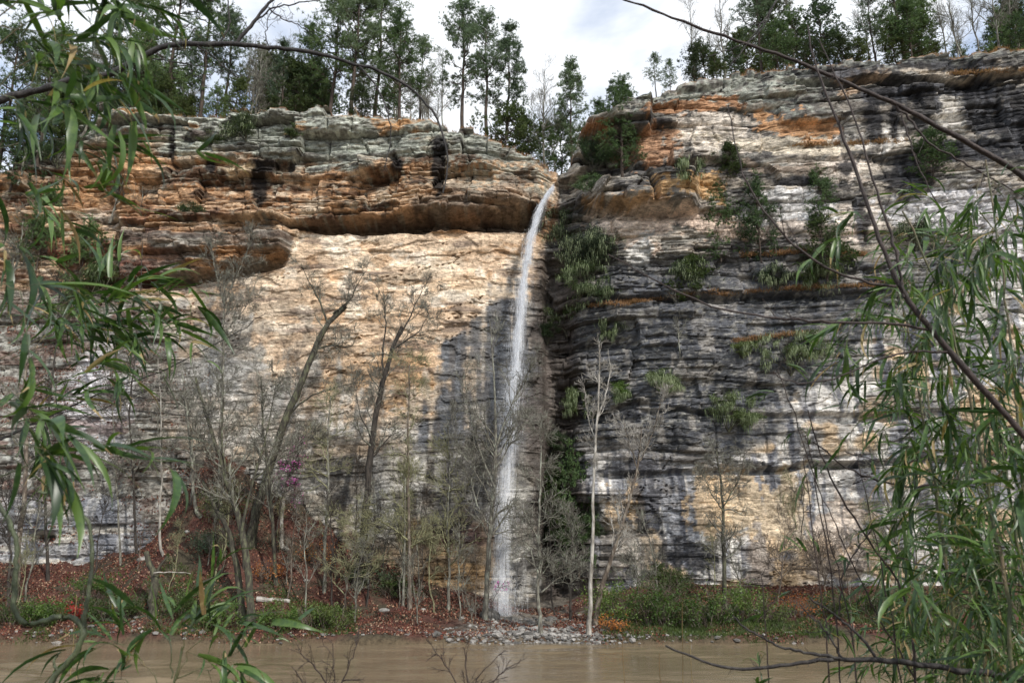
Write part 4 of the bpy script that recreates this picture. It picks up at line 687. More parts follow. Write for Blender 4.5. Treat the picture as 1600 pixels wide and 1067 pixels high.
# ------------------------------------------------------------------ bare trees on the far bank
def shore_tree(px_pts, D, r0, r1, lv, label, seed, mats=('bark_grey', 'bark_grey'), extra=(), buds=None, name='bare_tree', cat='bare tree', group='bare trees on the far bank', flat=.6, budsize=.08, nb=1.0):
    rg = rng_of(seed); P = path(px_pts, D); f = foot(px_pts[0][0], D)
    if px_pts[0][1] > 850 and P[0][2] < f[2] + .3: P[0] = f - np.array([0, 0, .2])
    else:
        while P[0][2] < f[2] - .1 and len(P) > 3 and P[1][2] < f[2]: P = P[1:]
        P = np.concatenate([[f - np.array([0, 0, .2])], P]) if P[0][2] > f[2] + .2 else P
    org = P[0].copy(); n = 22; P = resample(P, n, rg, .03); P[:, 1] += np.cumsum(rg.normal(0, .05, n)); R = np.linspace(r0, r1, n) ; R[:2] *= (1.35, 1.12)
    root = empty(name, org, label, cat, group); mb = MB(); ends = []; mb.add(*tubes(P, R, 8, .12, rg), 0)
    stems = [(P, R)]
    for e in extra:
        Q = path(e[0], D + e[2] if len(e) > 2 else D); nn = 14; Q = resample(Q, nn, rg, .03); RR = np.linspace(e[1], .015, nn); stems.append((Q, RR)); mb2 = MB(); mb2.add(*tubes(Q, RR, 6, .1, rg)); link('limb', mb2.mesh('limb', [M[mats[0]]], True, org), root)
    link('trunk', mb.mesh('trunk', [M[mats[0]]], True, org), root); tw = MB()
    for s_i, (Pm, Rm) in enumerate(stems):
        cur = (Pm[None], Rm[None]); sc = 1 if s_i == 0 else .6
        for q, (nc, ln, ang, up, t0) in enumerate(lv):
            t00 = t0 if s_i == 0 else .15
            Q, RR = grow(rg, cur[0], cur[1], max(2, int(nc * (sc if q == 0 else 1))), ln * (1 if s_i == 0 else .75), ang, up, .24, t00, 1.0, (7, 4, 3)[q], .66, flat, rmin=.017); tw.add(*tubes(Q, RR, 4 if q == 0 else 3)); cur = (Q, RR)
        ends.append(cur[0][:, 2:].reshape(-1, 3))
    link('twigs', tw.mesh('twigs', [M[mats[1]]], True, org), root, kind='stuff')
    if buds:
        e = np.concatenate(ends); e = np.repeat(e, 2, 0) if nb > 1 else e[rg.random(len(e)) < nb]; e = e + rg.normal(0, .07, e.shape); V, f = petals(rg, e - org, budsize, budsize * .35); link('buds' if buds != 'redbud' else 'blossom', mesh_np('buds', V, f, [M[buds]]), root, kind='stuff')
    return root
Bs = [(14, 2.8, 40, .8, .35), (7, 1.5, 38, .5, .2), (5, .75, 38, .3, .2)]
Th = [(22, 3.0, 55, .3, .22), (8, 1.6, 45, .3, .2), (5, .8, 42, .2, .2)]
shore_tree([(382, 905), (398, 800), (420, 740), (442, 665), (470, 600), (492, 545), (512, 500), (540, 478)], 62.5, .38, .20, [(13, 3.0, 50, .5, .45), (8, 1.6, 48, .3, .2), (6, .8, 42, .2, .2)], 'large dark tree leaning right across the grey wall with crooked top', 1000, ('bark_moss', 'bark_grey'),
    [([(512, 505), (500, 470), (482, 440), (470, 410)], .10), ([(520, 490), (548, 470), (560, 440), (575, 420)], .09), ([(495, 545), (525, 538), (548, 545), (560, 520)], .09), ([(440, 660), (480, 620), (540, 600), (585, 595)], .09), ([(425, 735), (400, 700), (380, 650)], .06)])
shore_tree([(395, 1004), (391, 940), (385, 880), (376, 820), (352, 745), (335, 690), (318, 640), (305, 590)], 56.2, .29, .09, [(16, 3.8, 42, .8, .35), (9, 1.8, 40, .5, .2), (6, .9, 40, .3, .2)], 'twisted brown tree nearest the water on the left slope', 1001, ('bark_moss', 'bark_grey'),
    [([(378, 830), (392, 760), (412, 700), (425, 640), (432, 590)], .11), ([(360, 770), (345, 700), (350, 630), (345, 560)], .09), ([(395, 750), (430, 720), (470, 700), (505, 690)], .05)])
shore_tree([(378, 945), (370, 880), (358, 825), (338, 795), (326, 770), (316, 750)], 57.2, .27, .10, [(7, 1.5, 60, .4, .5), (5, .8, 45, .3, .2), (4, .5, 40, .2, .2)], 'mossy kinked dark trunk just left of the twisted brown tree', 1002, ('bark_moss', 'bark_dark'), [([(340, 797), (345, 770), (355, 745), (372, 735)], .08)])
shore_tree([(556, 915), (566, 850), (574, 790), (580, 700), (588, 640), (600, 590), (612, 545), (628, 510)], 62, .34, .15, [(15, 3.2, 45, .6, .4), (8, 1.7, 42, .4, .2), (6, .8, 40, .3, .2)], 'dark slender tree with forked crown against the pale wall', 1003, ('bark_dark', 'bark_grey'),
    [([(600, 590), (596, 550), (604, 510), (600, 470), (585, 440)], .10), ([(610, 548), (640, 530), (658, 515), (670, 490)], .09), ([(612, 545), (640, 500), (655, 460), (672, 432)], .09), ([(582, 690), (560, 640), (555, 590)], .07), ([(578, 720), (610, 680), (640, 665)], .06)])
shore_tree([(640, 948), (640, 880), (638, 800), (637, 720), (638, 640), (640, 570)], 60.5, .16, .04, Th, 'slim straight tree with pale bark and budding olive twigs', 1004, ('bark_rust', 'twig_olive'), [], 'olive', budsize=.07)
shore_tree([(630, 946), (632, 870), (633, 800), (634, 740)], 60.7, .11, .04, Bs, 'thin twin stem close left of the slim straight tree', 1005, ('bark_grey', 'twig_olive'), [], 'olive', budsize=.07)
shore_tree([(757, 968), (762, 880), (768, 800), (775, 720), (774, 640), (770, 560), (765, 500)], 60.5, .20, .04, [(20, 4.0, 30, 1.0, .25), (8, 1.8, 36, .5, .2), (5, .9, 38, .3, .2)], 'pale lichened tree with upswept limbs in front of the waterfall', 1006, ('bark_grey', 'bark_grey'),
    [([(772, 735), (800, 690), (830, 650), (850, 635)], .07), ([(772, 760), (748, 700), (735, 640), (725, 580)], .08), ([(770, 790), (745, 740), (715, 700), (705, 650)], .06), ([(775, 700), (795, 640), (825, 580), (850, 530)], .07), ([(765, 820), (745, 790), (735, 745), (738, 710)], .07)])
shore_tree([(845, 1006), (845, 960), (838, 920), (843, 870), (842, 800), (845, 730), (845, 660)], 56.5, .14, .03, Th, 'grey sapling tree on the stony shore right of the waterfall', 1007, ('bark_grey', 'bark_grey'), [([(842, 900), (830, 860), (812, 830), (800, 800)], .07), ([(846, 925), (870, 905), (895, 893), (905, 880)], .06)])
shore_tree([(919, 1005), (921, 950), (925, 880), (926, 800), (928, 720), (933, 650), (937, 590), (935, 540)], 56, .15, .045, [(10, 2.0, 40, .8, .5), (5, 1.2, 38, .5, .2), (4, .6, 38, .3, .2)], 'white barked birch like tree standing at the waterline', 1008, ('bark_white', 'bark_white'), [([(932, 660), (945, 620), (955, 580), (950, 545)], .07), ([(930, 690), (918, 650), (912, 600)], .05)])
shore_tree([(928, 985), (936, 930), (952, 880), (968, 830), (985, 780), (1000, 720), (1002, 670)], 58.5, .20, .05, Bs, 'pale tree leaning right behind the white birch', 1009, ('bark_rust', 'bark_white'), [([(1000, 720), (1020, 680), (1030, 640), (1038, 600)], .07), ([(998, 740), (985, 700), (975, 660)], .06)])
shore_tree([(1133, 948), (1131, 900), (1130, 840), (1131, 790), (1126, 740), (1120, 700)], 61.5, .19, .05, [(26, 2.6, 58, .4, .3), (7, 1.3, 45, .3, .2), (5, .65, 42, .2, .2)], 'bushy grey tree before the orange patch of the right wall', 1010, ('bark_moss', 'bark_grey'), [([(1131, 800), (1110, 770), (1098, 735)], .06), ([(1131, 790), (1155, 750), (1165, 700)], .06)])
shore_tree([(247, 930), (248, 860), (250, 780), (251, 700), (250, 620), (247, 560)], 60.5, .10, .03, Bs, 'thin white trunk beside the broken snag', 1011, ('bark_white', 'bark_grey'))
shore_tree([(338, 900), (342, 780), (345, 690), (348, 600), (350, 520), (353, 450)], 64, .17, .04, [(22, 3.4, 35, .9, .3), (8, 1.6, 38, .5, .2), (5, .8, 38, .3, .2)], 'tall grey tree with upright crown over the left overhang', 1012, ('bark_grey', 'bark_grey'), [([(352, 480), (335, 420), (330, 370)], .06), ([(352, 470), (375, 420), (395, 370)], .06), ([(350, 520), (385, 480), (400, 440)], .05)])
shore_tree([(22, 945), (28, 880), (34, 800), (38, 720), (36, 620), (40, 520)], 61, .22, .08, Bs, 'orange brown trunk at the far left edge', 1013, ('bark_rust', 'bark_grey'))
shore_tree([(14, 975), (14, 920), (17, 860), (10, 800), (0, 760)], 58.5, .11, .04, Bs, 'dark crooked sapling at the far left edge', 1014, ('bark_dark', 'bark_dark'))
shore_tree([(434, 860), (440, 810), (448, 760), (458, 715), (468, 660)], 64, .16, .05, Bs, 'pale slim trunk on the slope behind the leaning tree', 1015, ('bark_white', 'bark_grey'))
shore_tree([(428, 850), (440, 780), (455, 730), (470, 700)], 63.2, .07, .03, [(14, 1.8, 60, .3, .5), (6, .9, 45, .3, .2), (5, .5, 42, .2, .2)], 'redbud tree with magenta blossom on the slope', 1016, ('bark_dark', 'bark_dark'), [], 'redbud', name='redbud_tree', cat='redbud tree', group=None, budsize=.16, nb=.9)
shore_tree([(765, 985), (770, 940), (782, 915), (792, 905)], 57.5, .03, .012, [(6, .9, 50, .4, .4), (4, .5, 40, .3, .2)], 'little redbud sapling with pink blossom before the waterfall foot', 1017, ('bark_dark', 'bark_dark'), [], 'redbud', name='redbud_tree', cat='redbud tree', group=None, budsize=.12)
shore_tree([(890, 975), (892, 920), (895, 860), (890, 800)], 61, .10, .03, Bs, 'thin dark tree between the waterfall and the white birch', 1018, ('bark_dark', 'bark_grey'))
shore_tree([(997, 950), (996, 910), (992, 870)], 62, .07, .02, Bs, 'short grey sapling right of the leaning pale tree', 1019)
shore_tree([(535, 965), (542, 910), (552, 850), (560, 800)], 59, .09, .02, Th, 'thin sapling left of the dark slender tree', 1020, ('bark_rust', 'twig_olive'), [], 'olive', budsize=.06)
shore_tree([(1410, 940), (1408, 870), (1398, 820), (1388, 780), (1385, 700)], 60, .17, .05, Th, 'grey tree half hidden behind the right cane thicket', 1021)
shore_tree([(1290, 945), (1288, 900), (1280, 850)], 61, .08, .03, Th, 'brown shrubby tree at the foot of the pale wall', 1022, ('bark_rust', 'bark_rust'))
shore_tree([(1215, 950), (1222, 880), (1226, 820)], 61.5, .07, .02, Bs, 'reddish sapling before the pale streaked wall', 1023, ('bark_rust', 'bark_rust'))
shore_tree([(70, 720), (80, 640), (90, 540), (95, 440)], 64.5, .12, .04, Th, 'thin dark tree growing on the far left slope', 1024, ('bark_dark', 'bark_dark'))
shore_tree([(205, 640), (215, 560), (225, 460), (228, 380)], 64.8, .10, .03, Th, 'dark branched tree beside the lower overhang', 1025, ('bark_dark', 'bark_grey'))
shore_tree([(180, 700), (175, 600), (172, 500)], 64, .08, .03, Th, 'thin grey tree behind the cane spray on the left', 1026)
shore_tree([(300, 900), (304, 800), (300, 720), (292, 640), (285, 580)], 63.5, .15, .05, [(18, 3.4, 42, .7, .25), (8, 1.7, 40, .4, .2), (5, .85, 38, .3, .2)], 'grey spreading tree at the top of the red slope left of the twisted tree', 1030, ('bark_grey', 'bark_grey'))
shore_tree([(430, 905), (428, 820), (420, 740), (412, 660), (410, 590)], 60, .14, .05, [(18, 3.4, 42, .7, .25), (8, 1.7, 40, .4, .2), (5, .85, 38, .3, .2)], 'tangled grey tree right of the twisted brown tree', 1031, ('bark_moss', 'bark_grey'))
shore_tree([(505, 930), (508, 850), (515, 770), (512, 690), (518, 620)], 61, .13, .04, [(18, 3.2, 48, .5, .25), (8, 1.6, 40, .4, .2), (5, .8, 38, .3, .2)], 'grey tree with tangled crown between the leaning tree and the dark slender tree', 1032, ('bark_grey', 'twig_olive'))
shore_tree([(700, 950), (702, 880), (698, 810), (703, 740), (700, 680)], 61.5, .12, .04, [(18, 3.0, 45, .6, .25), (8, 1.5, 40, .4, .2), (5, .8, 38, .3, .2)], 'grey budding tree left of the pale lichened tree', 1033, ('bark_grey', 'twig_olive'), [], 'olive', budsize=.06)
# snag
def snag():
    rg = rng_of(1040); D_ = 56.6; P = resample(path([(238, 985), (238, 940), (243, 905), (236, 880), (228, 862)], D_), 12, rg, .04); P[0][2] = foot(238, D_)[2] - .2; org = P[0].copy(); r = empty('dead_snag', org, 'broken mossy dead snag with a hooked top near the water', 'dead tree'); mb = MB(); mb.add(*tubes(P, np.linspace(.36, .17, 12), 8, .2, rg)); link('trunk', mb.mesh('trunk', [M['bark_moss']], True, org), r)
    Q = resample(path([(243, 900), (252, 880), (262, 868)], D_), 7, rg, .02); mb = MB(); mb.add(*tubes(Q, np.linspace(.12, .05, 7), 6, .2, rg)); link('limb', mb.mesh('limb', [M['bark_moss']], True, org), r)
    Q = resample(path([(240, 895), (270, 893), (298, 896)], D_ - .4), 8, rg, .02); mb = MB(); mb.add(*tubes(Q, np.linspace(.05, .02, 8), 5, .2, rg)); link('branch', mb.mesh('branch', [M['bark_white']], True, org), r)
snag()
def log(x0, y0, x1, y1, D_, r, mt, label):
    rg = rng_of(int(x0)); a = foot(x0, D_); b_ = foot(x1, D_ + .6); P = np.linspace(a, b_, 9) + np.array([0, 0, r * .7]) ; P = resample(P, 9, rg, .02); mb = MB(); mb.add(*tubes(P, np.linspace(r, r * .7, 9), 8, .1, rg)); e = mb.v[0]
    mb.add(np.concatenate([e[:8], e[-8:]]), np.array([[0, 1, 2, 3], [0, 3, 4, 7], [4, 5, 6, 7], [8, 9, 10, 11], [8, 11, 12, 15], [12, 13, 14, 15]])); link('fallen_log', mb.mesh('fallen_log', [M[mt]], False), None, label, 'log')
log(400, 0, 452, 0, 58.4, .19, 'bark_white', 'pale barkless fallen log right of the twisted brown tree'); log(312, 0, 352, 0, 59, .13, 'bark_moss', 'weathered fallen log on the leaves left of the twisted tree')
# thin saplings over the slope: nothing tells them apart
rg = rng_of(1060); protos = []
for k in range(5):
    P = np.stack([np.cumsum(rg.normal(0, .10, 10)), np.cumsum(rg.normal(0, .06, 10)), np.linspace(0, 4.5 + k * .6, 10)], 1); mb = MB(); bare_from(rg, P, np.linspace(.055, .015, 10), [(13, 1.7, 42, .6, .2), (6, .9, 38, .4, .2), (4, .45, 38, .2, .2)], mb, sides=6)
    r = empty('sapling', (0, 0, 0), 'x', 'sapling'); link('stem', mb.mesh('stem', [M[('bark_grey', 'twig_olive', 'bark_rust', 'bark_dark', 'bark_grey')[k]]], True), r); protos.append(r)
for k in range(44):
    pr = protos[k % 5]; px = rg.choice([rg.uniform(0, 330), rg.uniform(300, 740), rg.uniform(440, 760), rg.uniform(860, 1420)]); D_ = rg.uniform(57, 65); p = foot(px, D_); s = rg.uniform(.7, 1.5); kind_l = ('slender lichened grey sapling', 'slender olive budding sapling', 'slender reddish sapling', 'slender dark sapling', 'slender grey sapling')[k % 5] + ' rising from the far bank undergrowth'
    if k < 5: o_ = pr; o_.location = p; o_.scale = (s, s, s); o_['label'] = kind_l
    else: o_ = copy_tree(pr, p, rg.uniform(0, 6.28), (s, s, s), kind_l)
    o_['group'] = 'slender saplings on the far bank'

# ------------------------------------------------------------------ low bushes on the far bank
def low_bush(px, D_, r, h, m, label, seed, stems='bark_rust', leaf=.13, n=3200, name='bush', group='low bushes on the far bank'):
    rg = rng_of(seed); p = foot(px, D_); k = 26; P = np.zeros((k, 6, 3))
    for i in range(k):
        a = rg.uniform(0, 6.28); q = np.array([math.cos(a), math.sin(a) * .7, 0]) * r * rg.uniform(0, .75); d = nrm(np.array([math.cos(a) * .4, math.sin(a) * .3 - .1, 1]) + rg.normal(0, .2, 3)); l = h * rg.uniform(.5, 1.1)
        for j in range(6): P[i, j] = q; q = q + d * l / 5; d = nrm(d + rg.normal(0, .16, 3))
    h = h * 1.0; R = np.linspace(.022, .008, 6)[None].repeat(k, 0); mb = MB(); mb.add(*tubes(P, R, 4)); Q, R2 = grow(rg, P, R, 6, h * .45, 45, .3, .2, .2, 1, 4, .7); mb.add(*tubes(Q, R2, 3))
    root = empty(name, p, label, 'bush', group); link('stems', mb.mesh('stems', [M[stems]], True), root)
    c = np.concatenate([P[:, 1:].reshape(-1, 3), Q.reshape(-1, 3)]); c = c[rg.integers(0, len(c), n)] + rg.normal(0, .16 * h, (n, 3)) * np.array([1, 1, .6]); c = c[(c[:, 2] > -.1) & (noise(c[:, 0] * 2.3, c[:, 2] * 2.3 + c[:, 1], seed) > .46)]
    V, f = diamonds(rg, c, leaf, leaf * .3, np.array([0, -.1, .2]), .9); link('foliage', mesh_np('foliage', V, f, [M[m]]), root, kind='stuff')
BU = [(20, 57.5, 1.6, 1.8, 'cedar', 'green bush at the waterline, far left edge'), (75, 57, 1.5, 1.6, 'spring', 'pale green bush second along the left waterline'), (150, 57, 1.8, 1.7, 'cedar', 'olive green bush under the mossy vine'), (195, 56.8, 1.4, 1.6, 'cedar', 'dark low bush left of the snag'), (285, 56.8, 1.7, 1.5, 'cedar', 'green bush right of the snag at the water'), (345, 56.6, 1.6, 1.4, 'spring', 'low green bush left of the twisted brown tree'),
    (440, 56.5, 1.5, 1.5, 'spring', 'bright low bush right of the twisted brown tree'), (475, 56.4, 1.8, 1.6, 'spring', 'bright green bush at the waterline in front of the red slope'), (520, 56.5, 1.5, 1.5, 'cedar', 'olive bush at the right end of the green waterline strip'), (150, 59, 1.2, 2.2, 'spring', 'small leafy shrub against the grey wall'), (578, 62.5, 1.5, 2.0, 'needle_blue', 'blue green shrub at the base of the dark slender tree'), (330, 61, 1.4, 2.0, 'needle_blue', 'grey green shrub high on the red slope'),
    (615, 62, 1.1, 1.6, 'cedar', 'small dull shrub right of the dark slender tree'), (965, 59, 1.4, 3.0, 'spring', 'green leafy shrub right of the leaning pale tree'), (1010, 58.5, 1.8, 3.0, 'spring', 'bright green shrub under the black blotch'), (1060, 58, 2.0, 2.2, 'spring', 'wide bright green bush on the right shore'), (1105, 57.6, 2.0, 2.0, 'spring', 'bright green bush before the bushy grey tree'), (1150, 58, 2.0, 2.2, 'spring', 'green bush right of the bushy grey tree'), (1195, 58.5, 1.8, 1.9, 'cedar', 'olive bush along the right shore'), (1045, 62, 1.8, 3.0, 'cedar', 'tall brown green shrub against the right wall'),
    (1250, 59, 1.8, 1.7, 'rust_leaf', 'rusty brown low shrub at the foot of the pale wall'), (1310, 59, 1.8, 1.6, 'cedar', 'dull green shrub near the right waterline'), (1370, 59, 1.8, 1.8, 'cedar', 'dull green shrub behind the right canes'), (960, 57, 1.0, 1.2, 'rust_leaf', 'rusty weeds at the waterline right of the white birch'), (1480, 59, 2.0, 2.0, 'cedar', 'shrub behind the thick canes near the right edge'), (415, 60.2, .9, 1.5, 'rust_leaf', 'orange leaved shrub on the red slope'), (123, 57.4, .45, 1.0, 'red_leaf', 'small bright red leaved shrub at the left shore'), (330, 63.5, 1.6, 2.2, 'cedar', 'olive shrub at the top of the red slope'), (495, 63.5, 1.6, 2.0, 'rust_leaf', 'brown leaved shrub behind the fallen pale log')]
for k, (px, D_, r, h, m_n, lab) in enumerate(BU): low_bush(px, D_, r, h, m_n, lab, 1100 + k, leaf=.16 if m_n == 'spring' else .13, n=900 if 'leaf' in m_n else 3600)
rg = rng_of(1150)
def shore_pts(n):
    px = rg.uniform(-20, 1500, n); y = rg.uniform(55.4, 60, n); x = (px - 800) / F * y / 1.05; k = (fbm(x * .35, y * .3, 1151, 3) > np.where(px > 950, .36, .48)) & ~((px > 560) & (px < 940)); return np.stack([x, y, bank_z(x, y)], 1)[k]
grass('undergrowth', 42000, shore_pts, .28, .035, M['cedar'], 'low green undergrowth along the far waterline', .6)

# ------------------------------------------------------------------ foreground canes
DENS = 1.5
def leaf_mesh(droop, fold, mt, k=7, wid=.055, twist=0.0, tip=0, bow=0.0):
    "leaf of length 1 along +X, bending down"
    V = []; x = z = 0.0; a = .15; s = 1 / (k - 1)
    for i in range(k):
        t_ = i / (k - 1); w = wid * (math.sin(min(1, t_ * 1.0 + .08) ** .62 * math.pi) ** .8 if t_ < 1 else .01) ; w = max(w, .003); tw = twist * t_
        for sg in (-1, 0, 1): V.append((x + 0, bow * math.sin(t_ * 2.6) + sg * w * math.cos(tw), z + abs(sg) * w * fold + sg * w * math.sin(tw)))
        x += math.cos(a) * s; z += math.sin(a) * s; a -= droop / (k - 1) * (1.2 if i > 1 else .7)
    Fq = [];
    for i in range(k - 1):
        for c in (0, 1): b_ = i * 3 + c; Fq.append((b_, b_ + 1, b_ + 4, b_ + 3))
    mi = np.array([1 if (q_ // 2) >= k - 1 - tip else 0 for q_ in range(len(Fq))]); return mesh_np('leaf', np.array(V), np.array(Fq), [M[mt], M['dry_leaf']], True, mi=mi)
LM = [leaf_mesh(d, f, 'cane_leaf', 7, w, tw, tp, bw) for d, f, w, tw, tp, bw in ((.5, .4, .052, .2, 0, .03), (.9, .35, .058, -.5, 0, -.05), (1.3, .3, .048, .6, 0, .04), (1.9, .3, .055, -.3, 0, 0), (.25, .5, .045, 0, 0, -.03), (1.1, .3, .062, 1.0, 0, .06), (.1, .2, .040, -1.2, 0, .05), (2.4, .4, .050, .5, 0, -.04), (.8, .1, .056, .3, 1, .02), (1.4, .4, .05, -.8, 2, -.05), (.4, .3, .066, .1, 0, 0), (1.0, .5, .036, 1.6, 0, .08))]
LD = [leaf_mesh(d, .5, 'dry_leaf', 7, .045, tw) for d, tw in ((1.2, 1.2), (.6, -1.5))]
def spray(rg, root, org, pts, D_, n, ln, r, tw, leaves, dry=.05, droop=.2, t0=.35, broad=1.0):
    n = int(n * DENS)
    P = path(pts, D_); P = resample(P, 12, rg, .004); tw.add(*tubes(P, np.linspace(r, r * .35, 12), 6)); 
    ts = t0 + (1.02 - t0) * np.sort(rg.random(n)) ** .85
    bl = max(1, n // 5); TW = []
    for b_i in range(bl):
        t_ = t0 + (1 - t0) * (b_i + rg.random()) / bl; f = t_ * 11; i = int(min(f, 10)); p = P[i] + (P[i + 1] - P[i]) * (f - i); T = nrm(P[i + 1] - P[i]); d = nrm(T + rg.normal(0, .6, 3) + np.array([0, 0, -.1])); L_ = ln * rg.uniform(.5, 1.6); q = [p]
        for j in range(4): q.append(q[-1] + d * L_ / 4); d = nrm(d + np.array([0, 0, -.18]) + rg.normal(0, .08, 3))
        q = np.array(q); TW.append(q)
        for l_ in range(int(round(n / bl))):
            s_ = rg.uniform(.15, 1.0); ff = s_ * 4; ii = int(min(ff, 3)); pp = q[ii] + (q[ii + 1] - q[ii]) * (ff - ii); dd = nrm(q[ii + 1] - q[ii]); az = math.atan2(dd[1], dd[0]) + rg.normal(0, .6); pit = -math.asin(np.clip(dd[2], -.9, .9)) + rg.normal(.35 * droop, .35)
            me = LD[rg.integers(0, 2)] if rg.random() < dry else LM[rg.integers(0, len(LM))]; sc = ln * rg.uniform(.38, 1.25)
            m4 = Matrix.Translation(Vector(pp - org)) @ Matrix.Rotation(az, 4, 'Z') @ Matrix.Rotation(pit, 4, 'Y') @ Matrix.Rotation(rg.normal(0, .6), 4, 'X') @ Matrix.Diagonal((sc, sc * broad, sc, 1))
            leaves.append((me, m4))
    TW = np.array(TW); tw.add(*tubes(TW, np.tile(np.linspace(r * .4, r * .2, 5), (len(TW), 1)), 4))
def cane(label, culm, D_, r, sprays, seed, ln, mt='stem_green', group='river canes on the near bank', dry=.05, broad=1.0, name='river_cane', cat='river cane', r_s=.0022, culm_top=.4):
    rg = rng_of(seed); P = path(culm, D_); base = P[0].copy(); n = max(8, len(culm) * 4)
    if base[2] > 3.35: P = np.concatenate([[np.array([base[0], base[1] + .1, 3.25])], P])
    org = P[0].copy(); root = empty(name, org, label, cat, group); P = resample(P, n * 2, rg, .003); mb = MB(); mb.add(*tubes(P, np.linspace(r, r * culm_top, n * 2), 7)); link('stem', mb.mesh('stem', [M[mt]], True, org), root)
    tw = MB(); leaves = []
    for s_ in sprays:
        d2 = s_[2] if len(s_) > 2 else D_; l2 = s_[3] if len(s_) > 3 else ln; spray(rg, root, org, s_[0], d2, s_[1], l2, r_s, tw, leaves, dry, broad=broad)
    link('branchlets', tw.mesh('branchlets', [M[mt]], True, org), root, kind='stuff')
    for me, m4 in [leaves[q_] for q_ in sorted(rg.permutation(len(leaves))[:300])]:
        o_ = bpy.data.objects.new('leaf', me); S.collection.objects.link(o_); o_.parent = root; o_.matrix_local = m4
    return root
LFG = 'river canes at the left edge'
cane('river cane hanging long dark leaves over the top left corner', [(-130, 1150), (-120, 700), (-90, 300), (-60, 60), (-20, -60)], 2.0, .012,
    [([(-60, 130), (0, 70), (60, 20), (130, -10), (215, 2)], 34), ([(-60, 190), (30, 105), (90, 75), (160, 88)], 24), ([(-40, 60), (60, -30), (150, -50), (215, -30)], 30), ([(-80, 60), (10, 40), (70, 50), (120, 90)], 26), ([(-60, 60), (-10, 0), (40, -30), (90, -40)], 26), ([(-60, 160), (0, 140), (50, 170), (80, 190)], 20)], 1200, .205, group=LFG)
cane('river cane with leaf fans drooping before the orange strata', [(-140, 1150), (-130, 700), (-110, 450), (-80, 280)], 2.15, .010, [([(-70, 250), (20, 228), (90, 216), (160, 218), (200, 226)], 18), ([(-70, 260), (30, 252), (80, 270), (110, 300)], 14), ([(-80, 300), (-30, 320), (0, 350), (20, 390)], 12)], 1201, .19, group=LFG)
cane('river cane with big leaves crossing the lower left edge', [(-160, 1150), (-150, 900), (-110, 720), (-60, 640)], 1.8, .010, [([(-90, 640), (-40, 620), (10, 640), (50, 660)], 12), ([(-90, 800), (0, 745), (60, 712), (130, 688), (200, 700)], 12, 1.85), ([(-90, 760), (-30, 700), (30, 690), (80, 705)], 10), ([(-80, 480), (-20, 440), (20, 450), (60, 490)], 10)], 1202, .17, group=LFG, broad=1.2)
cane('river cane reaching a dense leafy spray over the left slope', [(-160, 1100), (-150, 800), (-120, 620), (-80, 560)], 3.6, .012, [([(-60, 590), (60, 530), (150, 485), (230, 465), (285, 470)], 52), ([(-60, 520), (50, 505), (120, 460), (200, 440), (260, 450)], 46), ([(-40, 640), (60, 610), (130, 575), (190, 560)], 34), ([(20, 560), (110, 520), (190, 510), (265, 525)], 40), ([(-40, 470), (40, 480), (100, 500)], 20), ([(-50, 700), (30, 650), (110, 620)], 20), ([(100, 500), (130, 470), (170, 445)], 18)], 1203, .215, group=LFG)
cane('thin river cane with few leaves at mid left', [(-150, 1100), (-140, 800), (-110, 500), (-80, 420)], 3.0, .010, [([(-60, 400), (0, 390), (60, 400), (110, 440)], 12), ([(-60, 340), (-10, 300), (40, 300), (60, 330)], 12), ([(-60, 560), (0, 600), (60, 640), (90, 690)], 14)], 1204, .2, group=LFG)
cane('low tuft of river cane leaves in front of the muddy water', [(250, 1200), (262, 1120), (275, 1060), (285, 1010)], 2.6, .008, [([(262, 1090), (225, 1030), (190, 1000), (165, 1005)], 20), ([(270, 1070), (300, 1010), (330, 985), (365, 1000)], 26), ([(268, 1060), (270, 1010), (262, 975), (250, 965)], 16), ([(275, 1060), (330, 1040), (360, 1030), (385, 1045)], 20), ([(262, 1090), (210, 1070), (180, 1060), (150, 1070)], 18), ([(285, 1020), (290, 985), (310, 968)], 14)], 1205, .17, group=None)
# right side thicket
DENS = 1.8
RG = 'river canes in the right thicket'
def thicket(label, culm, D_, seed, ns, nl, ln, spanx=(-110, 40), up=(-60, 90), t0=.15, dry=.05, r=.009, mt='stem_green', broad=.85):
    ln *= .74; spanx = (spanx[0] - 15, spanx[1])
    rg = rng_of(seed); c = np.array(culm, float); sp = []
    for k in range(ns):
        t_ = t0 + (1 - t0) * (k + rg.random()) / ns; f = t_ * (len(c) - 1); i = int(min(f, len(c) - 2)); p = c[i] + (c[i + 1] - c[i]) * (f - i); dx = rg.uniform(*spanx); dy = rg.uniform(*up); sp.append(([(p[0], p[1]), (p[0] + dx * .4, p[1] + dy * .2 - 15), (p[0] + dx * .75, p[1] + dy * .5 - 10), (p[0] + dx, p[1] + dy)], int(nl * rg.uniform(.7, 1.3)), D_ + rg.uniform(-.25, .25)))
    return cane(label, culm, D_, r, sp, seed, ln, mt, RG, dry, broad)
thicket('river cane arching highest in the right thicket', [(1640, 1250), (1610, 900), (1585, 600), (1560, 380), (1540, 250)], 3.0, 1210, 13, 17, .22)
thicket('river cane with long leaves reaching left over the white wall', [(1600, 1250), (1570, 900), (1520, 640), (1470, 450), (1410, 330)], 2.7, 1211, 14, 17, .22, (-120, 60))
thicket('river cane at the right frame edge', [(1700, 1250), (1680, 900), (1640, 600), (1610, 330)], 2.6, 1212, 12, 17, .23, (-120, 20))
thicket('river cane in the middle of the right thicket', [(1560, 1250), (1530, 950), (1500, 750), (1470, 560)], 3.4, 1213, 13, 18, .23, (-110, 90))
thicket('river cane with drooping leaves left of the thick branch', [(1520, 1250), (1490, 950), (1450, 700), (1420, 520), (1395, 420)], 3.2, 1214, 12, 15, .23, (-90, 60))
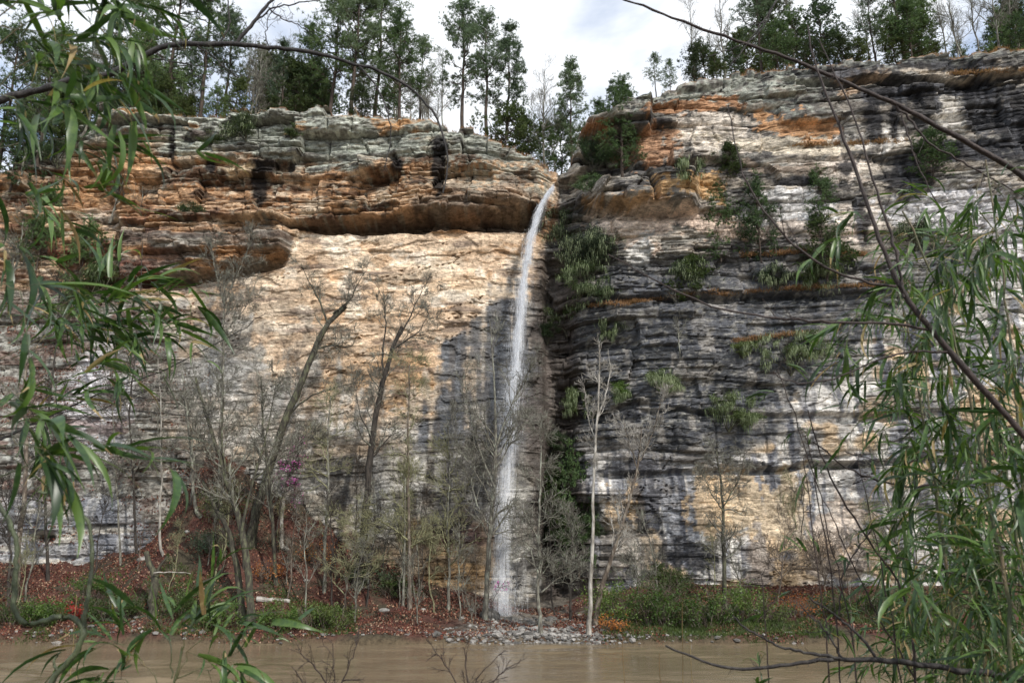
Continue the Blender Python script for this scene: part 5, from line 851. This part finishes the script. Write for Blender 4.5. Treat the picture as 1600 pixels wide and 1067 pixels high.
thicket('river cane in the lower right corner', [(1660, 1300), (1620, 1000), (1580, 800), (1560, 650)], 3.0, 1215, 13, 18, .21, (-110, 60), (-50, 80))
thicket('bushy low river cane left of the lower right corner', [(1480, 1200), (1460, 1050), (1440, 950), (1430, 850)], 5.0, 1216, 14, 20, .22, (-75, 85), (-50, 50), .05)
thicket('bushy low river cane at the thicket foot', [(1400, 1200), (1400, 1050), (1395, 950), (1400, 880)], 5.5, 1217, 13, 20, .22, (-60, 70), (-45, 50), .05)
thicket('bushy low river cane behind the thicket', [(1550, 1200), (1540, 1050), (1520, 950), (1500, 820)], 4.6, 1218, 14, 20, .22, (-90, 90), (-50, 50), .05)
thicket('river cane filling the right side at mid height', [(1600, 1250), (1590, 1000), (1560, 860), (1520, 740), (1490, 640)], 4.2, 1219, 14, 18, .24, (-110, 110), (-50, 80), .12)
thicket('dull river cane far back in the right thicket', [(1500, 1250), (1480, 900), (1450, 620), (1440, 460), (1460, 380)], 4.8, 1221, 14, 18, .25, (-100, 100), (-50, 80), .12)
thicket('upper river cane spray against the pale right wall', [(1680, 1250), (1660, 800), (1620, 500), (1570, 380), (1530, 330)], 3.9, 1222, 12, 18, .24, (-120, 60), (-50, 70), .2)
thicket('dense low river cane in the lower right corner, nearest the fallen branch', [(1560, 1250), (1545, 1100), (1530, 1010), (1515, 930)], 3.8, 1240, 16, 20, .20, (-90, 90), (-40, 50), .05)
thicket('dense low river cane at the right frame edge bottom', [(1640, 1250), (1625, 1080), (1600, 960), (1585, 860)], 3.6, 1241, 16, 20, .20, (-90, 60), (-40, 50), .05)
thicket('dense dull river cane behind the fallen branch', [(1440, 1250), (1445, 1100), (1450, 1000), (1460, 900)], 4.4, 1242, 16, 20, .21, (-90, 90), (-40, 50), .05)
thicket('river cane with upright leaves in the lower right thicket', [(1520, 1250), (1500, 1000), (1495, 880), (1490, 780)], 4.0, 1243, 16, 20, .21, (-80, 90), (-60, 40), .05)
DENS = 1.0
# young canes with few leaves
for k, (lab, culm, D_) in enumerate([('thin young cane with sparse leaves right of the shore tree', [(1300, 1250), (1292, 1000), (1275, 880), (1262, 770), (1255, 720)], 3.2), ('slender young cane with upright leaves before the pale wall', [(1350, 1250), (1335, 1000), (1300, 860), (1280, 760), (1262, 690)], 3.4), ('short young cane with narrow leaves at the right shore', [(1210, 1300), (1205, 1100), (1195, 960), (1190, 900)], 3.4), ('young cane leaning left with a leafy tip on the dark wall', [(1330, 1250), (1300, 900), (1270, 740), (1240, 640), (1215, 580)], 3.4), ('young leafless topped cane before the right wall', [(1420, 1250), (1400, 1000), (1370, 850), (1340, 720)], 3.6)]):
    rg = rng_of(1230 + k); c = culm; sp = []
    for q in range(5):
        i = 1 + q % (len(c) - 1); p = c[i]; sgn = rg.choice([-1, 1]); sp.append(([(p[0], p[1]), (p[0] + sgn * 8, p[1] - 14), (p[0] + sgn * 20, p[1] - 28)], 5, D_, .10))
    cane(lab, c, D_, .005, sp, 1235 + k, .12, 'stem_red', 'young canes before the right wall', r_s=.0018)

# ------------------------------------------------------------------ foreground branches
def branchy(name, label, cat, stems, D_, mt, seed, twig=(5, .18, 45), group=None, stub=True, buds=0):
    rg = rng_of(seed); P0 = path(stems[0][0], D_); org = P0[0].copy(); root = empty(name, org, label, cat, group); tw = MB(); any_ = False
    for k, s_ in enumerate(stems):
        d2 = s_[3] if len(s_) > 3 else D_; P = path(s_[0], d2); n = max(10, int(len(s_[0]) * 4)); P = resample(P, n, rg, .0025 * D_ / 3); P[:, 1] += np.linspace(0, 1, n) * 0; R = np.linspace(s_[1], s_[2], n); R = R * (1 + .12 * (noise(np.arange(n) * .9, np.zeros(n), seed + k) - .5) * 2)
        mb = MB(); mb.add(*tubes(P, R, 7, .08, rg)); link('stem' if k == 0 else 'limb', mb.mesh('stem', [M[mt]], True, org), root)
        if stub:
            # small nodes and thorns along the stem
            Q, RR = grow(rg, P[None], R[None], n // 2, .03, 60, .1, .1, .05, 1, 3, .8, taper=False, rmin=.0012); tw.add(*tubes(Q, RR, 4)); any_ = True
        if twig and twig[0]:
            Q, RR = grow(rg, P[None], R[None], twig[0], twig[1], twig[2], .2, .14, .2, 1, 7, .55, rmin=.0015); tw.add(*tubes(Q, RR, 4)); Q2, R2 = grow(rg, Q, RR, 3, twig[1] * .45, 45, .2, .14, .2, 1, 5, .7, rmin=.0013); tw.add(*tubes(Q2, R2, 3)); any_ = True
    if any_: link('twigs', tw.mesh('twigs', [M[mt]], True, org), root, kind='stuff')
    return root
branchy('overhanging_branch', 'dark bare branch arching across the top left in front of the pines', 'branch', [([(-80, 190), (20, 150), (80, 138), (115, 125), (170, 120), (205, 98), (250, 74), (300, 68), (370, 70), (450, 77), (520, 90), (580, 108), (632, 130), (672, 165), (694, 210), (701, 255), (692, 302)], .021, .0035), ([(368, 70), (392, 40), (412, 15), (440, -15), (460, -40)], .011, .006),
    ([(342, 68), (357, 50), (358, 20), (352, -20)], .005, .003), ([(560, 103), (590, 135), (607, 175), (611, 215), (600, 262)], .005, .002), ([(300, 68), (330, 85), (355, 110), (372, 122)], .004, .002), ([(392, 40), (425, 12), (470, 4), (500, 2)], .005, .003), ([(420, 12), (440, 30), (470, 40), (488, 55)], .004, .002), ([(240, 92), (290, 100), (330, 105), (365, 115)], .004, .0015), ([(420, 75), (415, 50), (422, 20), (440, 5)], .003, .002)], 3.6, 'stem_black', 1300, (5, .12, 50))
branchy('thorny_sapling', 'tall reddish brown sapling whose bare limbs cross the right wall', 'sapling', [([(1900, 1300), (1800, 1000), (1700, 800), (1600, 680), (1550, 622), (1500, 570), (1450, 510), (1410, 460), (1385, 400), (1366, 350), (1340, 275), (1315, 210), (1292, 150), (1272, 95), (1262, 40)], .0185, .0025),
    ([(1412, 465), (1402, 400), (1385, 345), (1365, 285), (1345, 215), (1330, 165), (1305, 120), (1280, 62)], .0052, .002), ([(1400, 448), (1350, 442), (1290, 418), (1240, 385), (1200, 340), (1165, 285), (1150, 230), (1138, 165)], .0048, .0019), ([(1450, 515), (1400, 507), (1300, 503), (1220, 498), (1130, 485), (1060, 458), (1000, 425), (950, 398)], .0050, .0019), ([(1488, 550), (1430, 548), (1370, 562), (1310, 590), (1260, 600), (1225, 596), (1208, 580)], .004, .0018)], 2.45, 'stem_red', 1301, (3, .10, 45))
branchy('overhanging_branch', 'long thin thorny branch slanting down across the top right', 'branch', [([(1800, 420), (1700, 350), (1620, 290), (1580, 262), (1520, 225), (1460, 195), (1400, 163), (1310, 125), (1240, 93), (1160, 66), (1065, 35), (1020, 15), (965, -4), (930, -20)], .017, .004), ([(1400, 165), (1425, 190), (1450, 225), (1490, 245), (1540, 275), (1585, 300)], .006, .003), ([(1405, 165), (1415, 200), (1435, 260), (1470, 330), (1510, 380)], .004, .002)], 3.3, 'stem_red', 1302, (2, .09, 60))
branchy('overhanging_branch', 'dark forked twig hanging at the top right before the leaning pine', 'branch', [([(1225, -40), (1215, 0), (1190, 40), (1165, 75), (1140, 105)], .006, .002), ([(1210, 5), (1200, 30), (1185, 55), (1150, 75), (1108, 88)], .004, .002), ([(1195, 35), (1165, 40), (1152, 15)], .003, .0015)], 3.3, 'stem_black', 1303, (2, .07, 50))
branchy('fallen_branch', 'dark thorny branch reaching low over the river at right', 'branch', [([(1700, 1075), (1610, 1060), (1520, 1050), (1430, 1035), (1370, 1031), (1310, 1027), (1240, 1038), (1160, 1046), (1100, 1036), (1060, 1018), (1040, 1008)], .014, .0035), ([(1312, 1028), (1270, 1022), (1220, 1012), (1190, 995), (1165, 980), (1145, 962)], .006, .003), ([(1370, 1030), (1352, 1000), (1310, 965), (1265, 933)], .006, .003), ([(1315, 1026), (1300, 1000), (1275, 970), (1248, 942)], .004, .002)], 3.0, 'stem_black', 1304, (3, .08, 55))
branchy('arching_stem', 'curved reddish stem sagging across the lower right wall', 'branch', [([(1640, 640), (1580, 690), (1530, 730), (1480, 752), (1430, 762), (1370, 752), (1330, 735), (1295, 712), (1270, 690)], .007, .003), ([(1560, 715), (1500, 725), (1440, 720), (1380, 722), (1320, 705)], .004, .002)], 3.5, 'stem_red', 1305, (3, .10, 50))
branchy('arching_stem', 'straight dark stem slanting down the lower right wall', 'branch', [([(1440, 1300), (1430, 1060), (1425, 960), (1400, 900), (1360, 850), (1330, 805), (1300, 750), (1278, 700), (1262, 640)], .007, .003), ([(1430, 1060), (1370, 960), (1330, 880), (1308, 820), (1285, 780)], .004, .002), ([(1310, 960), (1315, 900), (1345, 850), (1370, 820)], .004, .002)], 3.5, 'stem_red', 1306, (4, .16, 45))
branchy('arching_stem', 'thin reddish stem lying low across the canes', 'branch', [([(1700, 930), (1600, 915), (1520, 905), (1450, 885), (1400, 870)], .006, .002)], 3.0, 'stem_red', 1307, (2, .1, 50))
branchy('vine', 'mossy looping vine in the lower left corner', 'vine', [([(40, 1180), (60, 1100), (85, 1058), (118, 1022), (131, 995), (126, 972), (105, 962), (75, 965), (48, 978), (30, 972), (22, 950), (24, 900), (26, 850), (15, 815), (0, 790), (-30, 740)], .0085, .006), ([(128, 985), (136, 940), (146, 880), (140, 820), (118, 788), (80, 770), (60, 768)], .006, .004), ([(90, 1050), (82, 1030), (95, 1018)], .004, .002)], 2.2, 'vine', 1308, (0, 0, 0), stub=False)
branchy('overhanging_branch', 'thin dark twig bundle slanting up across the left grey wall', 'branch', [([(-120, 740), (0, 685), (80, 650), (160, 610), (230, 590), (310, 552), (370, 520), (415, 490)], .007, .002), ([(-100, 690), (10, 678), (100, 665), (180, 630), (260, 600)], .004, .002), ([(0, 688), (90, 640), (200, 640), (330, 652)], .003, .0015)], 4.2, 'stem_black', 1309, (6, .3, 30))
for k, (lab, pts, D_) in enumerate([('reddish leafless twigs rising before the water, left of centre', [[(520, 1200), (525, 1090), (522, 1040), (520, 1005)], [(522, 1100), (500, 1050), (470, 1020)], [(524, 1090), (545, 1040), (560, 1000)], [(520, 1120), (480, 1080), (455, 1040)]], 3.2), ('reddish leafless twigs rising before the water at centre', [[(730, 1250), (735, 1120), (740, 1060), (790, 1015)], [(735, 1120), (710, 1060), (676, 1010)], [(735, 1110), (730, 1050), (724, 1010)], [(738, 1100), (770, 1060), (808, 1035)]], 3.4)]):
    branchy('bare_shrub', lab, 'shrub', [(p, .0035, .0014) for p in pts], D_, 'stem_red', 1320 + k, (7, .12, 35), stub=False)
def blades(label, lst, seed):
    rg = rng_of(seed); b0 = at(lst[0][0][0], 1300, 3.5); root = empty('grass_stalks', b0, label, 'grass stalks')
    for pts in lst:
        P = path(pts, 3.5); P = resample(P, 10, rg, .002); mb = MB(); mb.add(*tubes(P, np.linspace(.0022, .0012, 10), 4)); link('stalk', mb.mesh('stalk', [M['dry_leaf']], True, b0), root)
blades('thin straw coloured stalks right of centre at the bottom', [[(1075, 1300), (1068, 1060), (1066, 940)], [(1090, 1300), (1080, 1060), (1078, 1000)], [(985, 1300), (975, 1060), (972, 1005)], [(1040, 1300), (1036, 1100), (1030, 1020)]], 1330)
blades('thin straw coloured stalks beside the looping vine', [[(95, 1300), (108, 1060), (120, 930)], [(125, 1300), (118, 1100), (124, 1000)]], 1331)
